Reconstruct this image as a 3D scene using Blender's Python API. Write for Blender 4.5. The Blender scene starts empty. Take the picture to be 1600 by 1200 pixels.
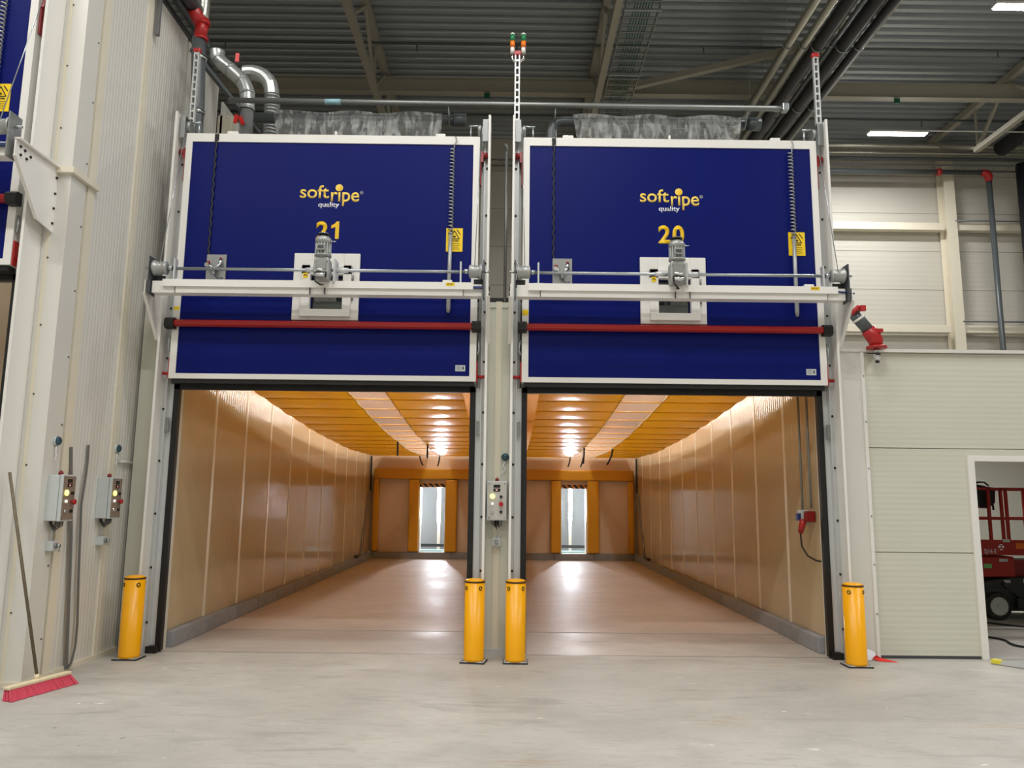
import bpy, bmesh, math, random
from mathutils import Vector, Matrix
random.seed(4)
sc = bpy.context.scene
col = sc.collection

# ------------------------------------------------------------------ camera
cam_d = bpy.data.cameras.new('camera'); cam = bpy.data.objects.new('camera', cam_d); col.objects.link(cam)
cam_d.sensor_width = 36.0; cam_d.lens = 27.0; cam_d.clip_start = 0.05; cam_d.clip_end = 200
cam.matrix_world = Matrix((
    (0.99992949, -0.01111304, -0.00418449, 0.0),
    (-0.0057701, -0.14672546, -0.98916042, -8.25),
    (0.01037861, 0.98911483, -0.14677924, 1.6),
    (0, 0, 0, 1))) @ Matrix.Identity(4)
cam.matrix_world[1][1] = 0.14672546 * -1
sc.camera = cam

# ------------------------------------------------------------------ world, exposure
w = bpy.data.worlds.new('world'); sc.world = w; w.use_nodes = True
w.node_tree.nodes['Background'].inputs[0].default_value = (0.8, 0.85, 0.9, 1)
w.node_tree.nodes['Background'].inputs[1].default_value = 0.05
sc.view_settings.view_transform = 'Standard'; sc.view_settings.look = 'None'
sc.view_settings.gamma = 1.0; sc.view_settings.use_curve_mapping = False
sc.view_settings.exposure = 0.0
try:
    sc.cycles.use_denoising = True
    sc.cycles.max_bounces = 10; sc.cycles.transparent_max_bounces = 12
    sc.cycles.sample_clamp_indirect = 6.0
except Exception: pass

# ------------------------------------------------------------------ lights
def area(name, loc, sx, sy, power, color=(1, 0.99, 0.965), rot=(0, 0, 0), spread=180):
    d = bpy.data.lights.new(name, 'AREA'); d.shape = 'RECTANGLE'; d.size = sx; d.size_y = sy
    d.energy = power; d.color = color; d.spread = math.radians(spread)
    o = bpy.data.objects.new(name, d); o.location = loc; o.rotation_euler = rot; col.objects.link(o); return o
HALL = 285
# rows of linear fittings under the roof of the aisle (all behind or beside the camera)
for x in (-6.5, 0.5):
    for y in (-13.0, -7.6, -3.4):
        area('hall_lamp', (x, y, 11.2), 3.2, 0.3, HALL * (1.25 if y == -7.6 else 0.8))
# the column of fittings over the right aisle; two of them are in view
for y in (10.8, 5.5, 0.2, -5.1, -10.4):
    area('aisle_lamp', (10.2, y, 11.18), 1.5, 0.14, 250 if y > 10 else 330, (1, 0.995, 0.98))
area('side_room_fill', (8.0, 3.6, 2.95), 1.4, 0.15, 55)  # unseen fill light added to brighten the side room and the lift
# batten lights above the tarpaulin of each ripening room
for cx in (-1.975, 1.77):
    for s in (-1, 1):
        area('room_batten', (cx + s * 0.95, 6.3, 3.40), 0.06, 11.0, 46, (1, 0.95, 0.84))
    area('room_batten', (cx + 0.08, 6.6, 3.50), 0.08, 11.4, 105, (1, 0.97, 0.92))
    area('corridor_fill', (cx - 0.1, 13.9, 2.7), 0.6, 0.6, 22, (0.93, 0.97, 1.0))  # unseen fill added to light the corridor behind the rear doorway

# ------------------------------------------------------------------ materials
def new_mat(name):
    m = bpy.data.materials.new(name); m.use_nodes = True
    return m, m.node_tree, m.node_tree.nodes['Principled BSDF']
def srgb(r, g, b):
    f = lambda c: (c / 255 / 12.92) if c / 255 <= 0.04045 else ((c / 255 + 0.055) / 1.055) ** 2.4
    return (f(r), f(g), f(b), 1)
def plain(name, rgb, rough=0.5, metal=0.0, var=0.06, scale=6.0, bump=0.0, bscale=60.0, stretch=(1, 1, 1), spec=0.5):
    m, nt, b = new_mat(name)
    c = srgb(*rgb); N = nt.nodes; L = nt.links
    tc = N.new('ShaderNodeTexCoord'); mp = N.new('ShaderNodeMapping'); mp.inputs['Scale'].default_value = stretch
    L.new(tc.outputs['Object'], mp.inputs[0])
    n = N.new('ShaderNodeTexNoise'); n.inputs['Scale'].default_value = scale; n.inputs['Detail'].default_value = 5
    L.new(mp.outputs[0], n.inputs['Vector'])
    mx = N.new('ShaderNodeMix'); mx.data_type = 'RGBA'
    mx.inputs[6].default_value = tuple(v * (1 - var) for v in c[:3]) + (1,)
    mx.inputs[7].default_value = tuple(min(1, v * (1 + var)) for v in c[:3]) + (1,)
    L.new(n.outputs['Fac'], mx.inputs[0]); L.new(mx.outputs[2], b.inputs['Base Color'])
    b.inputs['Roughness'].default_value = rough; b.inputs['Metallic'].default_value = metal
    b.inputs['Specular IOR Level'].default_value = spec
    if bump:
        n2 = N.new('ShaderNodeTexNoise'); n2.inputs['Scale'].default_value = bscale; n2.inputs['Detail'].default_value = 3
        L.new(mp.outputs[0], n2.inputs['Vector'])
        bp = N.new('ShaderNodeBump'); bp.inputs['Strength'].default_value = bump; bp.inputs['Distance'].default_value = 0.01
        L.new(n2.outputs['Fac'], bp.inputs['Height']); L.new(bp.outputs[0], b.inputs['Normal'])
    return m
def emit(name, rgb, strength):
    m, nt, b = new_mat(name)
    b.inputs['Base Color'].default_value = (0.8, 0.8, 0.8, 1)
    b.inputs['Emission Color'].default_value = srgb(*rgb); b.inputs['Emission Strength'].default_value = strength
    return m
M = {}
M['panel'] = plain('panel_offwhite', (218, 216, 208), 0.38, var=0.03, scale=1.5)
M['panel_room'] = plain('panel_room', (196, 178, 144), 0.10, var=0.03, scale=1.2, bump=0.02, bscale=8)
M['strip_sheen'] = plain('room_joint_sheen', (240, 230, 208), 0.35, var=0.02)  # joint strips whitened to stand in for the light they reflect
M['joint'] = plain('joint_strip_cream', (226, 218, 198), 0.4, var=0.03)
M['panel_green'] = plain('panel_pale_green', (208, 208, 194), 0.45, var=0.03, scale=2)
M['farwall'] = plain('far_wall_cladding', (200, 196, 185), 0.5, var=0.03, scale=1)
M['white'] = plain('white_powder_coat', (232, 230, 224), 0.35, var=0.02, scale=3)
M['alu'] = plain('aluminium_profile', (206, 208, 208), 0.38, 0.35, var=0.05, scale=9)
M['galv'] = plain('galvanised_steel', (150, 152, 150), 0.42, 0.7, var=0.18, scale=40)
M['steel'] = plain('zinc_steel', (178, 184, 186), 0.28, 0.85, var=0.08, scale=20)
M['chrome'] = plain('chrome', (220, 222, 224), 0.12, 1.0, var=0.03)
M['blue'] = plain('blue_door_face', (6, 20, 98), 0.4, var=0.06, scale=1.2, bump=0.015, bscale=5, spec=0.13)
M['rubber'] = plain('black_rubber', (17, 18, 18), 0.5, var=0.1)
M['red'] = plain('red_bumper', (158, 22, 18), 0.35, var=0.06, scale=8)
M['redpaint'] = plain('red_coupling', (176, 34, 34), 0.35, var=0.1, scale=20)
M['darkred'] = plain('dark_red_bracket', (138, 22, 26), 0.4, var=0.1)
M['yellow'] = plain('yellow_bollard', (250, 176, 2), 0.32, var=0.03, scale=5)
M['brown'] = plain('dark_brown_band', (58, 32, 20), 0.5)
M['signyellow'] = plain('sign_yellow', (244, 206, 20), 0.4, var=0.02)
M['numyellow'] = plain('number_yellow', (238, 194, 16), 0.4, var=0.02)
M['logoyellow'] = plain('logo_yellow', (248, 212, 92), 0.4, var=0.02)
M['black'] = plain('black_print', (18, 16, 14), 0.5)
M['whiteprint'] = plain('white_print', (236, 236, 244), 0.5)
M['grey'] = plain('grey_casting', (166, 168, 166), 0.36, 0.35, var=0.08, scale=14)
M['darkgrey'] = plain('dark_grey_plastic', (70, 73, 76), 0.4, var=0.08)
M['pipe'] = plain('dark_grey_pipe', (84, 90, 92), 0.32, var=0.06)
M['insul'] = plain('black_insulation', (34, 36, 40), 0.55, var=0.15)
M['silverpipe'] = plain('silver_jacket', (186, 184, 172), 0.25, 0.75, var=0.08, scale=4)
M['duct'] = plain('galvanised_duct', (182, 184, 182), 0.34, 0.65, var=0.1, scale=14)
M['truss'] = plain('truss_paint', (160, 156, 142), 0.5, var=0.06)
M['deck'] = plain('roof_deck', (164, 170, 174), 0.33, 0.45, var=0.06, scale=2)
M['teal'] = plain('teal_cable', (70, 112, 100), 0.5)
M['boxgrey'] = plain('enclosure_grey', (196, 202, 202), 0.4, var=0.03)
M['faceplate'] = plain('control_face', (196, 194, 186), 0.4, var=0.04, scale=20)
M['faceplate_brown'] = plain('control_face_brown', (138, 122, 108), 0.4, var=0.06, scale=20)
M['stripgrey'] = plain('strip_grey', (112, 114, 114), 0.45, 0.1, var=0.1)
M['lens'] = plain('dark_blue_lens', (70, 96, 110), 0.08, 0.6)
M['pink'] = plain('pink_bristles', (206, 70, 92), 0.6, var=0.25, scale=90, bump=0.6, bscale=120, stretch=(1, 1, 0.15))
M['pinkdark'] = plain('dark_pink_core', (150, 30, 50), 0.8, var=0.3, scale=60)
M['broomwood'] = plain('pale_wood', (226, 212, 176), 0.6, var=0.1, scale=30)
M['stick'] = plain('paint_spattered_stick', (104, 92, 72), 0.6, var=0.6, scale=60)
M['kerb'] = plain('kerb_concrete', (150, 152, 155), 0.7, var=0.18, scale=9, bump=0.2)
M['padding'] = plain('orange_padding', (224, 160, 8), 0.38, var=0.05, scale=3, bump=0.12, bscale=14)
M['rearpanel'] = plain('rear_panel', (234, 210, 182), 0.35, var=0.03)
M['corridor'] = plain('corridor_wall', (132, 139, 144), 0.3, var=0.03)
M['liftred'] = plain('lift_red', (168, 34, 26), 0.38, var=0.05)
M['liftdark'] = plain('lift_dark', (44, 46, 48), 0.5, var=0.1)
M['orange'] = plain('beacon_orange', (236, 120, 26), 0.3)
M['green'] = plain('beacon_green', (20, 120, 70), 0.3)
M['exit'] = plain('exit_green', (16, 92, 60), 0.4)
M['tyre'] = plain('tyre', (40, 40, 40), 0.7, var=0.1)
M['liftgreen'] = plain('sticker_green', (120, 190, 110), 0.5)
M['cyan'] = plain('pale_cyan_tray', (150, 190, 200), 0.3)
M['tapered'] = plain('red_tape', (226, 40, 34), 0.4)
M['bluehose'] = plain('blue_hose', (40, 56, 110), 0.4)
M['profyellow'] = plain('yellow_end', (226, 214, 60), 0.5)
M['lampface'] = emit('lamp_diffuser', (255, 250, 250), 26)
M['tubelit'] = emit('corridor_tube', (240, 247, 255), 260)
M['ledyellow'] = emit('led_yellow', (240, 235, 90), 1.6)
M['ledwhite'] = emit('led_white', (235, 230, 225), 0.6)
M['ledred'] = emit('led_red', (235, 40, 50), 1.0)

def concrete(name, base, dark, stain, rough0, wet):
    m, nt, b = new_mat(name); N = nt.nodes; L = nt.links
    tc = N.new('ShaderNodeTexCoord')
    def noise(scale, detail=6, stretch=(1, 1, 1), rot=0.0, dist=0.0):
        mp = N.new('ShaderNodeMapping'); mp.inputs['Scale'].default_value = stretch; mp.inputs['Rotation'].default_value = (0, 0, rot)
        L.new(tc.outputs['Object'], mp.inputs[0])
        n = N.new('ShaderNodeTexNoise'); n.inputs['Scale'].default_value = scale; n.inputs['Detail'].default_value = detail
        n.inputs['Distortion'].default_value = dist
        L.new(mp.outputs[0], n.inputs['Vector']); return n.outputs['Fac']
    def ramp(src, a, c, v0=0.0, v1=1.0):
        r = N.new('ShaderNodeMapRange'); r.inputs[1].default_value = a; r.inputs[2].default_value = c
        r.inputs[3].default_value = v0; r.inputs[4].default_value = v1; L.new(src, r.inputs[0]); return r.outputs[0]
    def mix(f, a, c):
        x = N.new('ShaderNodeMix'); x.data_type = 'RGBA'
        L.new(f, x.inputs[0])
        for s, v in ((6, a), (7, c)):
            if isinstance(v, tuple): x.inputs[s].default_value = v
            else: L.new(v, x.inputs[s])
        return x.outputs[2]
    c1a = mix(ramp(noise(0.5, 8), 0.35, 0.65), srgb(*base), srgb(*dark))
    c1 = mix(ramp(noise(2.3, 10, (0.8, 1.25, 1), 0.3, 0.7), 0.46, 0.74, 0, 0.5), c1a, tuple(v * 0.86 for v in srgb(*dark)[:3]) + (1,))
    c2 = mix(ramp(noise(2.4, 8, (0.35, 1.6, 1), 0.5, 1.2), 0.60, 0.72, 0, 0.55), c1, tuple(v * 0.72 for v in srgb(*dark)[:3]) + (1,))
    c2 = mix(ramp(noise(9, 9, (0.55, 1.5, 1), -0.2, 0.8), 0.52, 0.70, 0, 0.38), c2, tuple(v * 0.8 for v in srgb(*dark)[:3]) + (1,))
    st_ = ramp(noise(0.9, 3, (0.6, 1.3, 1), 0.1), 0.60, 0.70, 0, 1.0); st2 = ramp(noise(9, 6, (0.3, 2.0, 1), 0.05, 1.0), 0.50, 0.64, 0, 0.7)
    ml = N.new('ShaderNodeMath'); ml.operation = 'MULTIPLY'; L.new(st_, ml.inputs[0]); L.new(st2, ml.inputs[1])
    c3 = mix(ml.outputs[0], c2, srgb(*stain))
    c4 = mix(ramp(noise(26, 4), 0.60, 0.70, 0, 0.25), c3, tuple(min(1, v * 1.25) for v in srgb(*base)[:3]) + (1,))
    # short pale scratches and small crumbs lying on the slab
    c5 = mix(ramp(noise(5.5, 3, (0.4, 2.0, 1), -0.35, 2.0), 0.725, 0.74, 0, 0.8), c4, srgb(236, 232, 222))
    c6 = mix(ramp(noise(16, 2), 0.76, 0.77, 0, 0.8), c5, srgb(70, 60, 50))
    L.new(c6, b.inputs['Base Color'])
    L.new(ramp(noise(1.1, 6), 0.3, 0.7, rough0, rough0 + wet), b.inputs['Roughness'])
    bp = N.new('ShaderNodeBump'); bp.inputs['Strength'].default_value = 0.25; bp.inputs['Distance'].default_value = 0.012
    L.new(noise(7, 8, (0.6, 1.5, 1)), bp.inputs['Height']); L.new(bp.outputs[0], b.inputs['Normal'])
    return m
M['floor'] = concrete('hall_concrete', (194, 190, 182), (172, 168, 160), (172, 146, 114), 0.5, 0.2)
M['apron'] = concrete('apron_concrete', (194, 187, 179), (174, 168, 160), (184, 168, 150), 0.36, 0.2)
M['roomfloor'] = concrete('room_concrete', (204, 192, 182), (192, 180, 170), (176, 150, 124), 0.42, 0.14)

M['roomfloor'].node_tree.nodes['Principled BSDF'].inputs['Specular IOR Level'].default_value = 0.12
def make_tarp():
    m, nt, b = new_mat('orange_tarpaulin'); N = nt.nodes; L = nt.links
    out = N['Material Output'] if 'Material Output' in N else None
    tc = N.new('ShaderNodeTexCoord'); mp = N.new('ShaderNodeMapping'); mp.inputs['Scale'].default_value = (1, 2.2, 1)
    L.new(tc.outputs['Object'], mp.inputs[0])
    n = N.new('ShaderNodeTexNoise'); n.inputs['Scale'].default_value = 7; n.inputs['Detail'].default_value = 4
    L.new(mp.outputs[0], n.inputs['Vector'])
    bp = N.new('ShaderNodeBump'); bp.inputs['Strength'].default_value = 0.35; bp.inputs['Distance'].default_value = 0.012
    L.new(n.outputs['Fac'], bp.inputs['Height'])
    b.inputs['Base Color'].default_value = srgb(240, 160, 4); b.inputs['Roughness'].default_value = 0.24
    L.new(bp.outputs[0], b.inputs['Normal'])
    tr = N.new('ShaderNodeBsdfTranslucent'); tr.inputs[0].default_value = srgb(255, 190, 24)
    mx = N.new('ShaderNodeMixShader'); mx.inputs[0].default_value = 0.12
    L.new(b.outputs[0], mx.inputs[1]); L.new(tr.outputs[0], mx.inputs[2]); L.new(mx.outputs[0], N['Material Output'].inputs[0])
    return m
M['tarp'] = make_tarp()
def make_film(name, alpha, tint, bump, transl=0.3, stretch=(1, 4, 1), scale=9):
    m, nt, b = new_mat(name); N = nt.nodes; L = nt.links
    tc = N.new('ShaderNodeTexCoord'); mp = N.new('ShaderNodeMapping'); mp.inputs['Scale'].default_value = stretch
    L.new(tc.outputs['Object'], mp.inputs[0])
    n = N.new('ShaderNodeTexNoise'); n.inputs['Scale'].default_value = scale; n.inputs['Detail'].default_value = 6; n.inputs['Distortion'].default_value = 0.8
    L.new(mp.outputs[0], n.inputs['Vector'])
    bp = N.new('ShaderNodeBump'); bp.inputs['Strength'].default_value = bump; bp.inputs['Distance'].default_value = 0.03
    L.new(n.outputs['Fac'], bp.inputs['Height']); L.new(bp.outputs[0], b.inputs['Normal'])
    b.inputs['Base Color'].default_value = srgb(*tint); b.inputs['Roughness'].default_value = 0.16
    tr = N.new('ShaderNodeBsdfTransparent'); tr.inputs[0].default_value = (0.96, 0.96, 0.96, 1)
    tl = N.new('ShaderNodeBsdfTranslucent'); tl.inputs[0].default_value = srgb(*tint)
    m1 = N.new('ShaderNodeMixShader'); m1.inputs[0].default_value = transl
    L.new(b.outputs[0], m1.inputs[1]); L.new(tl.outputs[0], m1.inputs[2])
    m2 = N.new('ShaderNodeMixShader'); m2.inputs[0].default_value = alpha
    L.new(tr.outputs[0], m2.inputs[1]); L.new(m1.outputs[0], m2.inputs[2]); L.new(m2.outputs[0], N['Material Output'].inputs[0])
    return m
M['strip'] = make_film('clear_strip_film', 0.42, (224, 220, 214), 1.0, 0.25)
M['film'] = make_film('clear_wrap_film', 0.42, (214, 216, 214), 1.0, 0.35, (5, 1, 1.2), 6)
_nt = M['film'].node_tree; _mx = [n for n in _nt.nodes if n.type == 'MIX_SHADER' and n.outputs[0].is_linked and n.outputs[0].links[0].to_node.type == 'OUTPUT_MATERIAL'][0]
_tc = _nt.nodes.new('ShaderNodeTexCoord'); _mp = _nt.nodes.new('ShaderNodeMapping'); _mp.inputs['Scale'].default_value = (3.5, 1, 1.2); _mp.inputs['Rotation'].default_value = (0, .35, 0)
_n = _nt.nodes.new('ShaderNodeTexNoise'); _n.inputs['Scale'].default_value = 3.0; _n.inputs['Detail'].default_value = 7; _n.inputs['Distortion'].default_value = 1.2
_r = _nt.nodes.new('ShaderNodeMapRange'); _r.inputs[1].default_value = .42; _r.inputs[2].default_value = .68; _r.inputs[3].default_value = .2; _r.inputs[4].default_value = .8  # opacity streaks stand in for highlights on the creased film
_nt.links.new(_tc.outputs['Object'], _mp.inputs[0]); _nt.links.new(_mp.outputs[0], _n.inputs['Vector']); _nt.links.new(_n.outputs['Fac'], _r.inputs[0]); _nt.links.new(_r.outputs[0], _mx.inputs[0])
def make_glass():
    m, nt, b = new_mat('window_glass'); N = nt.nodes; L = nt.links
    tr = N.new('ShaderNodeBsdfTransparent'); tr.inputs[0].default_value = (0.72, 0.75, 0.74, 1)
    gl = N.new('ShaderNodeBsdfGlossy'); gl.inputs['Roughness'].default_value = 0.03
    mx = N.new('ShaderNodeMixShader'); mx.inputs[0].default_value = 0.12
    L.new(tr.outputs[0], mx.inputs[1]); L.new(gl.outputs[0], mx.inputs[2]); L.new(mx.outputs[0], N['Material Output'].inputs[0])
    return m
M['glass'] = make_glass()
def make_hazard():
    m, nt, b = new_mat('hazard_stripe_tape'); N = nt.nodes; L = nt.links
    tc = N.new('ShaderNodeTexCoord'); sp = N.new('ShaderNodeSeparateXYZ'); L.new(tc.outputs['Object'], sp.inputs[0])
    ad = N.new('ShaderNodeMath'); ad.operation = 'ADD'; L.new(sp.outputs[0], ad.inputs[0]); L.new(sp.outputs[2], ad.inputs[1])
    mu = N.new('ShaderNodeMath'); mu.operation = 'MULTIPLY'; mu.inputs[1].default_value = 6.5; L.new(ad.outputs[0], mu.inputs[0])
    fr = N.new('ShaderNodeMath'); fr.operation = 'FRACT'; L.new(mu.outputs[0], fr.inputs[0])
    gt = N.new('ShaderNodeMath'); gt.operation = 'GREATER_THAN'; gt.inputs[1].default_value = 0.5; L.new(fr.outputs[0], gt.inputs[0])
    mx = N.new('ShaderNodeMix'); mx.data_type = 'RGBA'; mx.inputs[6].default_value = srgb(16, 14, 12); mx.inputs[7].default_value = srgb(222, 160, 90)
    L.new(gt.outputs[0], mx.inputs[0]); L.new(mx.outputs[2], b.inputs['Base Color'])
    return m
M['hazard'] = make_hazard()

# ------------------------------------------------------------------ builders
class MB:
    def __init__(s): s.v = []; s.f = []; s.sm = []
    def poly(s, vs, fs, smooth=False):
        o = len(s.v); s.v += [tuple(p) for p in vs]; s.f += [tuple(o + i for i in f) for f in fs]
        s.sm += [smooth] * len(fs); return s
    def box(s, x0, x1, y0, y1, z0, z1):
        if x0 > x1: x0, x1 = x1, x0
        if y0 > y1: y0, y1 = y1, y0
        if z0 > z1: z0, z1 = z1, z0
        return s.poly([(x0, y0, z0), (x1, y0, z0), (x1, y1, z0), (x0, y1, z0), (x0, y0, z1), (x1, y0, z1), (x1, y1, z1), (x0, y1, z1)],
            [(3, 2, 1, 0), (4, 5, 6, 7), (0, 1, 5, 4), (1, 2, 6, 5), (2, 3, 7, 6), (3, 0, 4, 7)])
    def bar(s, a, b, w, h, up=(0, 0, 1)):
        a = Vector(a); b = Vector(b); d = (b - a).normalized(); u = Vector(up)
        r = d.cross(u)
        if r.length < 1e-4: r = d.cross(Vector((0, 1, 0)))
        r.normalize(); u = r.cross(d); r *= w / 2; u = u * (h / 2)
        vs = [p + q for p in (a, b) for q in (-r - u, r - u, r + u, -r + u)]
        return s.poly(vs, [(3, 2, 1, 0), (4, 5, 6, 7), (0, 1, 5, 4), (1, 2, 6, 5), (2, 3, 7, 6), (3, 0, 4, 7)])
    def cyl(s, a, b, r, n=12, r2=None, cap=True, smooth=True):
        return s.tube([a, b], [r, r if r2 is None else r2], n, cap, smooth)
    def tube(s, pts, r, n=10, cap=True, smooth=True):
        pts = [Vector(p) for p in pts]; rs = r if isinstance(r, (list, tuple)) else [r] * len(pts)
        o = len(s.v); prev = None
        for i, p in enumerate(pts):
            if i == 0: d = pts[1] - p
            elif i == len(pts) - 1: d = p - pts[i - 1]
            else: d = (pts[i + 1] - pts[i - 1])
            if d.length < 1e-9: d = pts[min(i + 1, len(pts) - 1)] - pts[max(0, i - 2)]
            d.normalize()
            if prev is None:
                u = Vector((0, 0, 1)) if abs(d.z) < 0.9 else Vector((1, 0, 0))
                u = (u - d * u.dot(d)).normalized()
            else:
                u = prev - d * prev.dot(d)
                u = u.normalized() if u.length > 1e-6 else Vector((1, 0, 0))
            prev = u; v = d.cross(u)
            for k in range(n):
                t = 2 * math.pi * k / n
                s.v.append(tuple(p + (u * math.cos(t) + v * math.sin(t)) * rs[i]))
        for i in range(len(pts) - 1):
            for k in range(n):
                k2 = (k + 1) % n
                s.f.append((o + i * n + k, o + i * n + k2, o + (i + 1) * n + k2, o + (i + 1) * n + k)); s.sm.append(smooth)
        if cap:
            s.f.append(tuple(o + k for k in reversed(range(n)))); s.sm.append(False)
            e = o + (len(pts) - 1) * n; s.f.append(tuple(e + k for k in range(n))); s.sm.append(False)
        return s
    def prism(s, poly, axis, a, b):
        # poly: 2D points in the plane across the axis ('x': (y,z), 'y': (x,z), 'z': (x,y))
        def P(q, t): return {'x': (t, q[0], q[1]), 'y': (q[0], t, q[1]), 'z': (q[0], q[1], t)}[axis]
        n = len(poly); vs = [P(q, a) for q in poly] + [P(q, b) for q in poly]
        fs = [tuple(range(n)), tuple(reversed(range(n, 2 * n)))] + [(i, i + n, (i + 1) % n + n, (i + 1) % n) for i in range(n)]
        return s.poly(vs, fs)
    def build(s, name, m, parent=None, bevel=0.0, loc=None):
        me = bpy.data.meshes.new(name); me.from_pydata(s.v, [], s.f); me.update()
        for p, q in zip(me.polygons, s.sm): p.use_smooth = q
        bm = bmesh.new(); bm.from_mesh(me); bmesh.ops.recalc_face_normals(bm, faces=bm.faces); bm.to_mesh(me); bm.free()
        me.materials.append(M[m] if isinstance(m, str) else m)
        o = bpy.data.objects.new(name, me); col.objects.link(o)
        if parent is not None: o.parent = parent
        if loc: o.location = loc
        if bevel:
            bv = o.modifiers.new('bevel', 'BEVEL'); bv.width = bevel; bv.segments = 2; bv.limit_method = 'ANGLE'
        return o
def tag(o, label=None, cat=None, group=None, kind=None):
    if label: o['label'] = label
    if cat: o['category'] = cat
    if group: o['group'] = group
    if kind: o['kind'] = kind
    return o
def thing(name, label, cat, loc=(0, 0, 0), rz=0.0, group=None):
    o = bpy.data.objects.new(name, None); col.objects.link(o); o.location = loc; o.rotation_euler = (0, 0, rz)
    o.empty_display_size = 0.1
    return tag(o, label, cat, group)
def struct(name, mb, m, parent=None, **k):
    o = mb.build(name, m, parent, **k)
    if parent is None: o['kind'] = 'structure'
    return o
def sroot(name):
    o = bpy.data.objects.new(name, None); col.objects.link(o); o['kind'] = 'structure'; return o
def part(name, mb, m, parent, label=None, **k):
    o = mb.build(name, m, parent, **k)
    if label: o['label'] = label
    return o
def inst(o, parent, loc=None):
    c = o.copy(); col.objects.link(c); c.parent = parent
    if loc is not None: c.location = loc
    return c
def text_mesh(txt, x0, x1, zb, zcap, y, m, name, parent, offset=0.0, label=None, ref=None, plane='xz', depth=0.0015):
    """real lettering: fitted to width x0..x1, baseline zb, capital/ascender height zcap"""
    cu = bpy.data.curves.new(name, 'FONT'); cu.body = txt; cu.size = 1.0; cu.offset = offset; cu.extrude = 0.0
    ob = bpy.data.objects.new(name, cu); col.objects.link(ob)
    dg = bpy.context.evaluated_depsgraph_get(); dg.update()
    me = bpy.data.meshes.new_from_object(ob.evaluated_get(dg)); bpy.data.objects.remove(ob)
    xs = [v.co.x for v in me.vertices]; ys = [v.co.y for v in me.vertices]
    mnx, mxx = min(xs), max(xs); top = max(ys)
    sx = (x1 - x0) / (mxx - mnx); sy = (zcap - zb) / top
    for v in me.vertices:
        v.co = Vector((x0 + (v.co.x - mnx) * sx, y, zb + v.co.y * sy))
    bm = bmesh.new(); bm.from_mesh(me)
    r = bmesh.ops.extrude_face_region(bm, geom=bm.faces[:])
    bmesh.ops.translate(bm, verts=[g for g in r['geom'] if isinstance(g, bmesh.types.BMVert)], vec=(0, -depth, 0))
    bmesh.ops.recalc_face_normals(bm, faces=bm.faces); bm.to_mesh(me); bm.free()
    me.materials.clear(); me.materials.append(M[m])
    o = bpy.data.objects.new(name, me); col.objects.link(o); o.parent = parent
    if label: o['label'] = label
    return o
def ribbed(mb, u0, u1, v0, v1, pitch, depth, put, groove=0.25):
    """flat panel face with shallow grooves along v; put(u, v, d) -> xyz, d = distance back from the face"""
    n = max(1, round((u1 - u0) / pitch)); p = (u1 - u0) / n; us = []
    for i in range(n):
        a = u0 + i * p
        us += [(a, 0), (a + p * (0.5 - groove), 0), (a + p * 0.5, depth), (a + p * (0.5 + groove), 0)]
    us.append((u1, 0))
    o = len(mb.v)
    for (u, d) in us: mb.v += [put(u, v0, d), put(u, v1, d)]
    for i in range(len(us) - 1):
        mb.f.append((o + 2 * i, o + 2 * i + 2, o + 2 * i + 3, o + 2 * i + 1)); mb.sm.append(True)
    # body behind the face
    k = 0.03
    b = [put(u0, v0, 0), put(u1, v0, 0), put(u1, v1, 0), put(u0, v1, 0), put(u0, v0, k), put(u1, v0, k), put(u1, v1, k), put(u0, v1, k)]
    mb.poly(b, [(4, 5, 6, 7), (0, 1, 5, 4), (1, 2, 6, 5), (2, 3, 7, 6), (3, 0, 4, 7)])
    return mb

# ================================================================== SETTING
FZ = 12.3
struct('floor', MB().poly([(-13, -16.5, 0), (21, -16.5, 0), (21, 0.0, 0), (-13, 0.0, 0), (-13, -16.5, -.2), (21, -16.5, -.2), (21, 0, -.2), (-13, 0, -.2)],
    [(0, 1, 2, 3), (4, 7, 6, 5), (0, 4, 5, 1), (1, 5, 6, 2), (2, 6, 7, 3), (3, 7, 4, 0)]), 'floor')
struct('floor', MB().box(-13, 21, 0.0, 1.36, -.2, -0.002), 'apron')
struct('floor', MB().box(-13, 3.75, 1.36, 16.0, -.2, 0.0), 'roomfloor')
struct('floor', MB().box(3.75, 21, 1.36, 16.0, -.2, 0.0), 'floor')
struct('wall_back', MB().box(-13, 21, 13.62, 13.8, 3.9, 12.6), 'farwall')
struct('wall_right', MB().box(20.8, 21, -16.5, 13.6, 0, 12.6), 'farwall')
struct('wall_left', MB().box(-13.2, -13, -16.5, 13.6, 0, 12.6), 'farwall')
struct('wall_front', MB().box(-13, 21, -16.7, -16.5, 0, 12.6), 'farwall')

struct('trim_2', MB().box(-4.0, 12, -.008, .004, -.01, .0008), 'darkgrey')  # dark strip paints the shadow line along the slab joint
struct('trim_3', MB().box(-3.6, 3.4, 1.354, 1.366, -.01, .0008), 'kerb')
# --- roof: corrugated deck sheets between the trusses
ceil = sroot('ceiling')
def deck_mesh(x0, x1):
    mb = MB(); y = 13.6; prof = []; p = 0.275
    while y > -16.5:
        prof += [(y, 0.0), (y - 0.115, 0.0), (y - 0.15, 0.10), (y - 0.24, 0.10)]; y -= p
    for (yy, d) in prof: mb.v += [(x0, yy, FZ + d), (x1, yy, FZ + d)]
    for i in range(len(prof) - 1):
        mb.f.append((2 * i, 2 * i + 1, 2 * i + 3, 2 * i + 2)); mb.sm.append(False)
    n = len(prof) - 1
    mb.box(x0, x1, -16.5, 13.6, FZ + 0.11, FZ + 0.2)
    return mb
tx = [-13, -8.4, -3.2, 2.02, 7.25, 12.5, 17.7, 21]
for a, b in zip(tx[:-1], tx[1:]): part('deck_sheet', deck_mesh(a, b), 'deck', ceil)

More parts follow.
